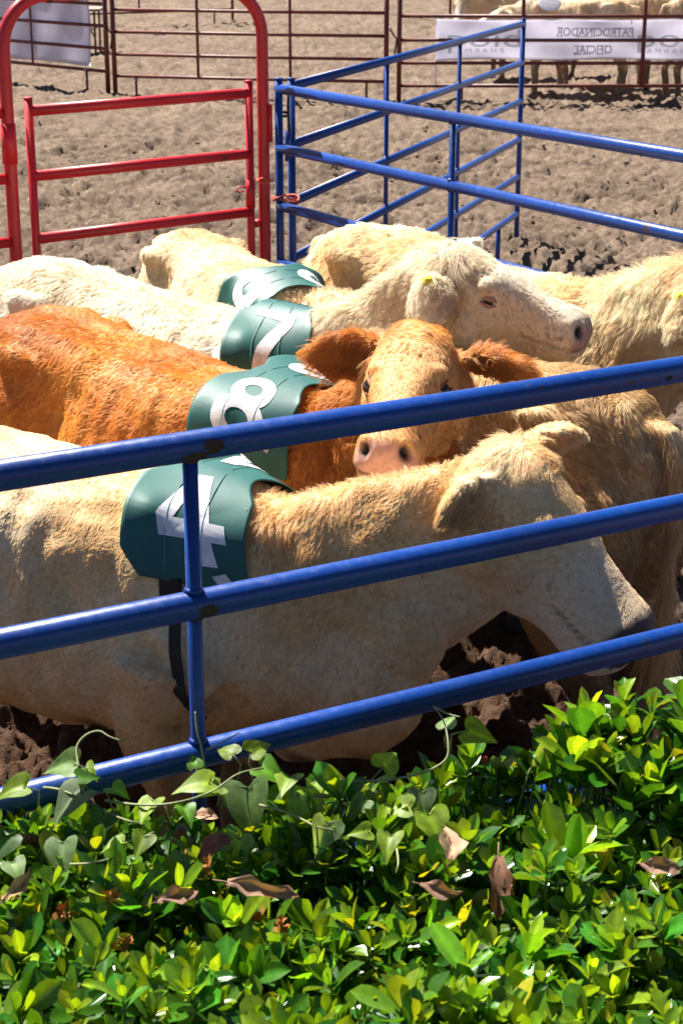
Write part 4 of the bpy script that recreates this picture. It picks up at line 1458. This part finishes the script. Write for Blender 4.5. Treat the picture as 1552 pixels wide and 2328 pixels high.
def leaf_template(wid, fold, curl, tip, twist=0.0, wavy=0.0, cols=5, LEAFR=7):
    """unit leaf along +x, face up +z; rows x cols"""
    V = []
    for i in range(LEAFR):
        t = i / (LEAFR - 1)
        w_ = wid * (math.sin(math.pi * min(1, t ** tip * .97 + .03))) ** .55 if t < 1 else .0
        w_ = max(w_, .035 if t < .1 else .004)
        for j in range(cols):
            v = -1 + 2 * j / (cols - 1)
            y = v * w_
            z = fold * abs(v) * w_ - curl * t * t + wavy * math.sin(t * 9 + v * 2) * abs(v)
            a = twist * t
            V.append((t, y * math.cos(a) - z * math.sin(a), y * math.sin(a) + z * math.cos(a)))
    F = []
    for i in range(LEAFR - 1):
        for j in range(cols - 1):
            a = i * cols + j
            F.append((a, a + 1, a + cols + 1, a + cols))
    return np.array(V), np.array(F)


LT = [leaf_template(random.uniform(.19, .30), random.uniform(.2, .7), random.uniform(-.2, .22), random.uniform(1.2, 1.8), random.uniform(-.35, .35)) for _ in range(14)]
LTC = [leaf_template(random.uniform(.2, .3), .3, random.uniform(-.2, .3), 1.4, 0, 0, 3, 4) for _ in range(8)]
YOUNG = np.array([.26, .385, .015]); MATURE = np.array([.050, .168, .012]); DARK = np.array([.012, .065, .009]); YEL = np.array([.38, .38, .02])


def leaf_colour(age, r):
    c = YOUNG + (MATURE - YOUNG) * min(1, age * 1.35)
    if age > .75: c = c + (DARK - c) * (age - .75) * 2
    q = r.random()
    if q < .05: c = c * .3 + YEL * .7
    return c * math.exp(r.normal(0, .16)) * np.array([math.exp(r.normal(0, .15)), 1, 1])


def frame_from(x, zhint):
    x = x.normalized(); z = zhint - x * zhint.dot(x)
    if z.length < 1e-4: z = Vector((0, 0, 1)) - x * x.z
    z.normalize(); y = z.cross(x)
    return Matrix(((x.x, y.x, z.x), (x.y, y.y, z.y), (x.z, y.z, z.z)))


def shoot_leaves(p, ax, n, size, r):
    """leaf transforms of one rosette"""
    out = []
    side = ax.orthogonal().normalized(); b = ax.cross(side)
    ph = r.uniform(0, 6.28)
    for i in range(n):
        f = i / max(1, n - 1)
        az = ph + i * 2.39996 + r.normal(0, .2)
        el = R(14 + 50 * f ** .8) + r.normal(0, .16)
        rad_ = side * math.cos(az) + b * math.sin(az)
        d = ax * math.cos(el) + rad_ * math.sin(el)
        up_ = ax * math.sin(el) - rad_ * math.cos(el)
        ln = size * (.55 + .5 * min(1, f * 1.6)) * math.exp(r.normal(0, .12))
        base = p - ax * (.028 * f * size / .05) + rad_ * .002
        out.append((base, d, up_ + Vector(r.normal(0, .15, 3)), ln, .12 + .88 * f))
    return out


def build_hedge():
    r = np.random.default_rng(55)
    root = empty('hedge', (0, 2.0, 0)); tag(root, 'clipped hedge of glossy green leaves in front of the blue fence', 'hedge')
    inv = Vector((0, -2.0, 0))
    pts = []
    tries = 0
    grid = {}
    cell = .036
    while tries < 26000:
        tries += 1
        x = r.uniform(-.85, 1.05); y = r.uniform(1.5, 2.75)
        if y > yback(x): continue
        k = (int(x / cell), int(y / cell)); ok = True
        for i in (-1, 0, 1):
            for j in (-1, 0, 1):
                q = grid.get((k[0] + i, k[1] + j))
                if q and (q[0] - x) ** 2 + (q[1] - y) ** 2 < cell * cell: ok = False
        if k in grid or not ok: continue
        grid[k] = (x, y); pts.append((x, y))
    shoots = []
    for (x, y) in pts:
        z = float(hz(x, y)) + r.normal(0, .014)
        back = max(0, 1 - (yback(x) - y) / .10)
        ax = Vector((r.normal(0, .35), r.normal(-.12, .35) + back * .5, 1)).normalized()
        z -= back * .03
        big = r.random()
        sz_ = .037 + .036 * big ** 2.2
        if x > .3 and y > 2.3: sz_ *= 1.25
        shoots.append((Vector((x, y, z)), ax, int(r.integers(7, 12)), sz_))
    # second storey lower down and the face towards the camera and the pen
    lower = []
    for (x, y) in pts:
        for dz in (.055, .12, .2, .29):
            lower.append((Vector((x + r.normal(0, .03), y + r.normal(0, .03), float(hz(x, y)) - dz + r.normal(0, .02))),
                          Vector((r.normal(0, .6), r.normal(0, .6), .8)).normalized(), 4, .05 + dz * .1))
    for k in range(420):
        x = r.uniform(-1.0, 1.25); q = r.random()
        lower.append((Vector((x, yback(x) - .16 * q, float(hz(x, yback(x) - .16 * q)) - r.uniform(.04, .5))), Vector((r.normal(0, .5), r.normal(.2, .5), .8)).normalized(), 6, .06))
    for k in range(520):
        x = r.uniform(-1.0, 1.25); z = r.uniform(.15, .95)
        if k % 2: p = Vector((x, 1.48 + r.normal(0, .03), z)); ax = Vector((r.normal(0, .4), -1, .5)).normalized()
        else: p = Vector((x, yback(x) - .02 + r.normal(0, .03), z)); ax = Vector((r.normal(0, .4), 1, .5)).normalized()
        lower.append((p, ax, 6, .055))
    # the shoots that show largest become objects
    def vis(sh):
        p = sh[0]; q = camM.inverted() @ p
        u, v = q.x / -q.z * 4000, q.y / -q.z * 4000
        return abs(u) < 740 and abs(v) < 1110
    order = sorted([i for i, s_ in enumerate(shoots) if vis(s_)], key=lambda i: (shoots[i][0] - cam.location).length - shoots[i][3] * 9 - float(shoots[i][0].z) * 1.2)
    chosen, nl = set(), 0
    for i in order:
        if nl + shoots[i][2] > 300: break
        chosen.add(i); nl += shoots[i][2]
    lmesh = []
    for k in range(42):
        v, f = LT[k % len(LT)]
        me = npmesh('leaf', v, f)
        vcol(me, leaf_colour((k // 14) / 2 * .8 + .1, r)[None].repeat(len(v), 0) * (1 + .45 * (np.arange(len(v)) % 5 == 2))[:, None]); me.materials.append(M['leaf'])
        lmesh.append(me)
    VV, FF, CC_ = [], [], []; nv = 0
    SV, SF = [], []
    for i, (p, ax, n, sz_) in enumerate(shoots + lower):
        lv = shoot_leaves(p, ax, n, sz_, r)
        low = p - ax * .06 + Vector((0, 0, -.06))
        if i in chosen:
            st = tube('shoot', [p - inv * 0 - Vector((0, 2, 0)) + Vector((0, 0, 0)) + (low - p), p - Vector((0, 2, 0)) - ax * .03, p - Vector((0, 2, 0)) + ax * .002], [.0026, .0022, .0012], M['stem'], root, 6)
            for (b_, d, up_, ln, age) in lv:
                me = lmesh[min(2, int(age * 2.99)) * 14 + int(r.integers(14))]
                o = bpy.data.objects.new('leaf', me); C.objects.link(o); o.parent = st
                Mx = frame_from(d, up_).to_4x4()
                o.matrix_local = Matrix.Translation(b_ - Vector((0, 2, 0))) @ Mx @ Matrix.Scale(ln, 4)
        else:
            for (b_, d, up_, ln, age) in lv:
                v, f = LT[int(r.integers(len(LT)))] if i < len(shoots) else LTC[int(r.integers(len(LTC)))]
                Mx = np.array(frame_from(d, up_))
                VV.append((v * ln) @ Mx.T + np.array(b_) - np.array([0, 2.0, 0])); FF.append(f + nv); nv += len(v)
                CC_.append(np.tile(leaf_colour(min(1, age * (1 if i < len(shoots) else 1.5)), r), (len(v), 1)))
            v, f = tube_data([low - Vector((0, 2, 0)), p - ax * .02 - Vector((0, 2, 0)), p - Vector((0, 2, 0))], [.0026, .0022, .0012], 5, False)
            k = len(SV); SV += v; SF += [tuple(a + k for a in q) for q in f]
    me = npmesh('foliage', np.concatenate(VV), np.concatenate(FF))
    vcol(me, np.concatenate(CC_))
    o = link('foliage', me, M['leaf'], root); o['kind'] = 'stuff'
    o = link('twigs', mesh('twigs', SV, SF), M['stem'], root); o['kind'] = 'stuff'
    # woody frame down to the ground
    V, F = [], []
    for k in range(150):
        x = r.uniform(-.85, 1.0); y = r.uniform(1.55, yback(x) - .05)
        bx, by = x + r.normal(0, .1), y + r.normal(0, .1)
        pts_ = [(bx, by - 2, -.02), ((x + bx) / 2 + r.normal(0, .04), (y + by) / 2 - 2 + r.normal(0, .04), .5), (x, y - 2, .98)]
        v, f = tube_data(pts_, [.011, .008, .003], 6, False); q = len(V); V += v; F += [tuple(a + q for a in t) for t in f]
        for j in range(4):
            z0 = r.uniform(.4, .85); t_ = z0 / 1.0
            s0 = Vector((x, y - 2, z0)); e0 = s0 + Vector((r.normal(0, .12), r.normal(0, .1), r.uniform(.1, .22)))
            e0.z = min(e0.z, .99)
            v, f = tube_data([s0, (s0 + e0) / 2 + Vector(r.normal(0, .015, 3)), e0], [.005, .004, .002], 5, False); q = len(V); V += v; F += [tuple(a + q for a in t) for t in f]
    o = link('branches', mesh('branches', V, F), M['bark'], root); o['kind'] = 'stuff'
    # withered flower heads caught in the leaves
    for (px, py) in ((150, 2115), (255, 2080), (82, 1925), (345, 1942), (425, 1985), (425, 1925), (283, 2150), (470, 2010), (20, 2040), (1150, 2010), (590, 2050), (640, 1700 + 400)):
        c = at(px, py, 1.06); c.z = float(hz(c.x, c.y)) + .022
        V, F = [], []
        for q in range(16):
            d = Vector(r.normal(0, 1, 3)); d.z = abs(d.z); d.normalize()
            s_ = Vector(r.normal(0, 1, 3)).cross(d).normalized() * .005
            b0 = c + Vector(r.normal(0, .004, 3)) - Vector((0, 2, 0)); e1 = b0 + d * r.uniform(.008, .02)
            k = len(V); V += [b0 - s_ * .4, b0 + s_ * .4, (b0 + e1) / 2 + s_ + Vector(r.normal(0, .002, 3)), e1, (b0 + e1) / 2 - s_]
            F.append((k, k + 1, k + 2, k + 3, k + 4))
        link('withered_flower', mesh('withered_flower', V, F), M['petal'], root)
    c = at(1102, 1728, 1.09)
    V, F = ellipsoid(tuple(c - Vector((0, 2, 0))), (.005, .005, .007), 10, 7)
    link('red_bud', mesh('red_bud', V, F), M['bud'], root)


build_hedge()

# ------------------------------------------------------------------ twining vine over the hedge
def heart_mesh(seed, col):
    r = np.random.default_rng(seed)
    outl = [(0, 0), (-.12, .16), (-.16, .32), (-.05, .45), (.12, .47), (.32, .40), (.55, .26), (.78, .12), (1.0, 0.0)]
    V, F = [], []
    cols = 5
    fold = r.uniform(.25, .7); curl = r.uniform(.1, .5)
    n = len(outl)
    for i in range(n):
        t = i / (n - 1)
        mx = max(0.0, outl[i][0] if i > 2 else .03 * i)
        for s_ in (-1, 1):
            for q in (1.0, .66, .33):
                x = mx + (outl[i][0] - mx) * q; y = outl[i][1] * q * s_
                V.append((x, y, 0))
        V.append((mx, 0, 0))
    V = np.array(V)
    V[:, 2] = fold * np.abs(V[:, 1]) * .6 - curl * np.clip(V[:, 0], 0, 2) ** 2 + .03 * np.sin(V[:, 0] * 9 + seed) * np.abs(V[:, 1]) * 2 + .02 * np.sin(V[:, 1] * 14)
    for i in range(n - 1):
        a, b = i * 7, (i + 1) * 7
        for (p, q) in ((0, 1), (1, 2), (2, 6)): F.append((a + p, a + q, b + q, b + p))
        for (p, q) in ((6, 5), (5, 4), (4, 3)): F.append((a + p, a + q, b + q, b + p))
    me = npmesh('leaf', V, np.array(F))
    vcol(me, np.tile(np.array(col), (len(me.vertices), 1)) * (1 + .5 * (np.arange(len(me.vertices)) % 7 == 6))[:, None] * (1 + .16 * r.normal(size=(len(me.vertices), 1))))
    me.materials.append(M['vine_leaf'])
    return me


def build_vine():
    r = np.random.default_rng(77)
    root = empty('vine', (0, 0, 0)); tag(root, 'twining vine with pale heart shaped leaves sprawling over the hedge', 'vine')
    tones = [(.12, .22, .03), (.16, .26, .08), (.10, .25, .015), (.20, .30, .015), (.06, .16, .015), (.17, .25, .11)]
    ms = [[heart_mesh(300 + 10 * k + j, tones[k]) for j in range(3)] for k in range(len(tones))]
    # (photo x, photo y, length px, pointing angle deg in plan (0=right, 90=away), tone, height above hedge, pitch)
    L = [(175, 1735, 92, 185, 1, .07, 0), (190, 1800, 120, 225, 5, .05, -25), (145, 1915, 105, 265, 5, .04, -45), (565, 1790, 150, 268, 1, .05, -45), (500, 1790, 75, 215, 3, .05, 0),
         (530, 1715, 66, 130, 3, .085, 15), (570, 1712, 70, 40, 3, .085, 15), (590, 1745, 90, -20, 2, .07, 0), (480, 1780, 100, 205, 3, .06, 5), (445, 1745, 48, 100, 2, .07, 35),
         (350, 1820, 80, 250, 3, .05, -10), (255, 1790, 62, -40, 2, .05, 0), (60, 1790, 90, 195, 3, .05, 0), (15, 1900, 95, 250, 4, .04, -20), (240, 1850, 86, 260, 4, .03, -20),
         (280, 1915, 60, 200, 3, .03, 0), (330, 1900, 70, 260, 3, .03, -20), (545, 1905, 95, 262, 1, .03, -50), (745, 1870, 95, 262, 5, .05, -40), (660, 1765, 84, 250, 3, .06, 0),
         (700, 1790, 84, 300, 3, .05, -10), (735, 1760, 70, 20, 3, .06, 0), (830, 1820, 74, 210, 1, .05, -20), (870, 1745, 84, 60, 3, .07, 20), (960, 1800, 84, 262, 5, .05, -50),
         (975, 1850, 105, 290, 3, .04, -30), (930, 1835, 84, 160, 3, .05, 0), (1015, 1655, 62, 80, 1, .09, 20), (1060, 1660, 86, -10, 3, .09, 0), (880, 1775, 70, 150, 3, .06, 0),
         (890, 1900, 80, 250, 3, .04, -20), (840, 1890, 60, 200, 3, .04, 0), (180, 1770, 60, 20, 4, .06, 0), (195, 1745, 50, 300, 3, .05, 0), (700, 1830, 60, 180, 4, .04, 0),
         (1500, 1735, 80, 200, 5, .06, -10), (1540, 1690, 70, 160, 1, .07, 0), (420, 1835, 60, 300, 2, .04, 0), (610, 1800, 70, 300, 4, .04, -10), (780, 1790, 60, 120, 2, .06, 0), (30, 1960, 70, 300, 1, .03, -20)]
    for i, (px, py, ln, ang, tone, dz, pitch) in enumerate(L):
        p = at(px, py, 1.06 + dz)
        dist = (p - cam.location).length; l = ln * dist / 4000 * .86
        a = R(ang) + r.normal(0, .1); pt = R(pitch) + r.normal(0, .1)
        d = Vector((math.cos(a) * math.cos(pt), math.sin(a) * math.cos(pt), math.sin(pt)))
        up_ = Vector((r.normal(0, .25), -.35 + r.normal(0, .2), 1))
        me = ms[tone][i % 3]
        o = bpy.data.objects.new('leaf', me); C.objects.link(o); o.parent = root
        o.matrix_local = Matrix.Translation(p) @ frame_from(d, up_).to_4x4() @ Matrix.Scale(l, 4)
        q = p + Vector((r.normal(0, .012), r.normal(.01, .012), -.05))
        tube('petiole', [q, (p + q) / 2 - d * .012 + Vector((0, 0, .01)), p], [.0016, .0014, .001], M['vine_stem'], root, 5)
    def stem(pp, rad=.0021):
        P = [at(x, y, 1.06 + h) for x, y, h in pp]
        # smooth through the points
        out = []
        for i in range(len(P) - 1):
            a, b = P[max(0, i - 1)], P[min(len(P) - 1, i + 2)]
            for k in range(6):
                t = k / 6
                t2, t3 = t * t, t * t * t
                out.append(.5 * ((2 * P[i]) + (P[i + 1] - a) * t + (2 * a - 5 * P[i] + 4 * P[i + 1] - b) * t2 + (3 * P[i] - a - 3 * P[i + 1] + b) * t3))
        out.append(P[-1])
        tube('stem', out, [rad * (1 - .5 * k / len(out)) for k in range(len(out))], M['vine_stem'], root, 6)
    stem([(100, 1790, .04), (150, 1800, .05), (250, 1850, .03), (300, 1868, .04), (330, 1875, .02)])
    stem([(180, 1745, .07), (175, 1700, .09), (195, 1672, .105), (225, 1662, .11), (250, 1675, .105), (282, 1686, .10)], .0022)
    stem([(465, 1745, .06), (458, 1700, .09), (448, 1660, .115), (444, 1618, .14)], .0024)
    stem([(470, 1705, .085), (510, 1685, .09), (545, 1665, .095)], .0017)
    stem([(240, 1820, .04), (320, 1830, .05), (400, 1825, .06), (480, 1800, .06), (540, 1760, .07), (600, 1745, .07)])
    stem([(590, 1830, .05), (660, 1850, .05), (720, 1880, .05), (760, 1890, .04), (800, 1930, .02)])
    stem([(776, 1775, .06), (860, 1775, .06), (950, 1760, .06), (1010, 1730, .08), (1018, 1690, .10), (1008, 1640, .12), (985, 1605, .135)], .0022)
    stem([(990, 1608, .135), (1015, 1622, .13), (1045, 1630, .13)], .0017)
    stem([(160, 1965, .03), (210, 1962, .04), (260, 1950, .03)], .002)
    stem([(900, 1920, .03), (905, 1960, .04), (900, 1985, .03)], .002)
    stem([(1380, 1680, .06), (1450, 1730, .06), (1552, 1735, .06)], .002)


build_vine()

# ------------------------------------------------------------------ fallen dead leaves lying on the hedge
def dead_leaf(label, px, py, ln, ang, pitch, col, wid=.19, curl=.3, seed=0, dz=.05, roll=0.0):
    r = np.random.default_rng(seed)
    v, f = leaf_template(wid, .5, curl, 1.05, r.uniform(-.8, .8), .03, 7)
    v[:, 2] += .06 * np.sin(v[:, 0] * 9 + seed) * np.cos(v[:, 1] * 15 + seed) + .022 * r.normal(size=len(v)); v[:, 1] *= 1 + .22 * np.sin(v[:, 0] * 13 + 2 * seed)
    v[:, 1] += .018 * r.normal(size=len(v))
    me = npmesh('blade', v, f)
    c = np.tile(np.array(col), (len(v), 1)) * (1 + .18 * r.normal(size=(len(v), 1)))
    vcol(me, np.clip(c, .01, .9))
    p = at(px, py, 1.06 + dz); l = ln * (p - cam.location).length / 4000 * .78
    a, pt = R(ang), R(pitch)
    d = Vector((math.cos(a) * math.cos(pt), math.sin(a) * math.cos(pt), math.sin(pt)))
    up_ = Vector((math.sin(roll), -.6, 1))
    e = bpy.data.objects.new('dead_leaf', None); C.objects.link(e); e.empty_display_size = .02
    e.matrix_world = Matrix.Translation(p) @ frame_from(d, up_).to_4x4() @ Matrix.Scale(l, 4)
    tag(e, label, 'dead leaf', 'dead leaves fallen on the hedge')
    o = link('blade', me, M['dead'], e)
    V, F = tube_data([(-.22, .01, -.02), (0, 0, 0), (.5, 0, .004 - curl * .25), (.9, 0, .004 - curl * .8)], [.012, .012, .008, .004], 6)
    link('midrib', mesh('midrib', V, F), M['dead_rib'], e)


M['dead_rib'] = plain('dead_midrib', (.20, .11, .06), .8)
BR = (.20, .09, .045); PK = (.36, .20, .13); TN = (.42, .26, .15)
dead_leaf('crumpled pale brown dead leaf curled up beside a heart shaped vine leaf', 1020, 1955, 130, 78, 35, TN, .30, .5, 1, .045, .5)
dead_leaf('long dark brown dead leaf hanging point down in the middle of the hedge', 1132, 1945, 185, 268, -42, BR, .17, .05, 2, .04)
dead_leaf('brown dead leaf lying flat near the right frame edge', 1545, 1975, 115, 182, 8, PK, .20, .2, 3, .03)
dead_leaf('pinkish dead leaf half tucked under shoots left of the long dark one', 955, 2010, 115, -25, -5, PK, .20, .3, 4, .03)
dead_leaf('long pinkish dead leaf lying sideways left of centre', 515, 2005, 200, -18, 0, PK, .13, .35, 5, .04)
dead_leaf('curled dark brown dead leaf below the ragged vine leaf', 520, 1905, 95, 225, 10, (.22, .08, .05), .30, .6, 6, .04)
dead_leaf('twisted brown dead leaf with a broken stalk among shoots', 355, 2050, 130, 20, 12, (.24, .13, .09), .20, .5, 7, .03)
dead_leaf('small peach coloured dead leaf under the vine leaves', 440, 1855, 70, -10, 10, (.50, .28, .17), .30, .2, 8, .03)
dead_leaf('narrow rusty dead leaf at upper right among the shoots', 1350, 1735, 100, -30, 0, (.34, .15, .06), .20, .3, 9, .03)
dead_leaf('straw coloured dry leaf at the left frame edge', 5, 2050, 150, 55, 15, (.45, .30, .13), .12, .2, 10, .05)
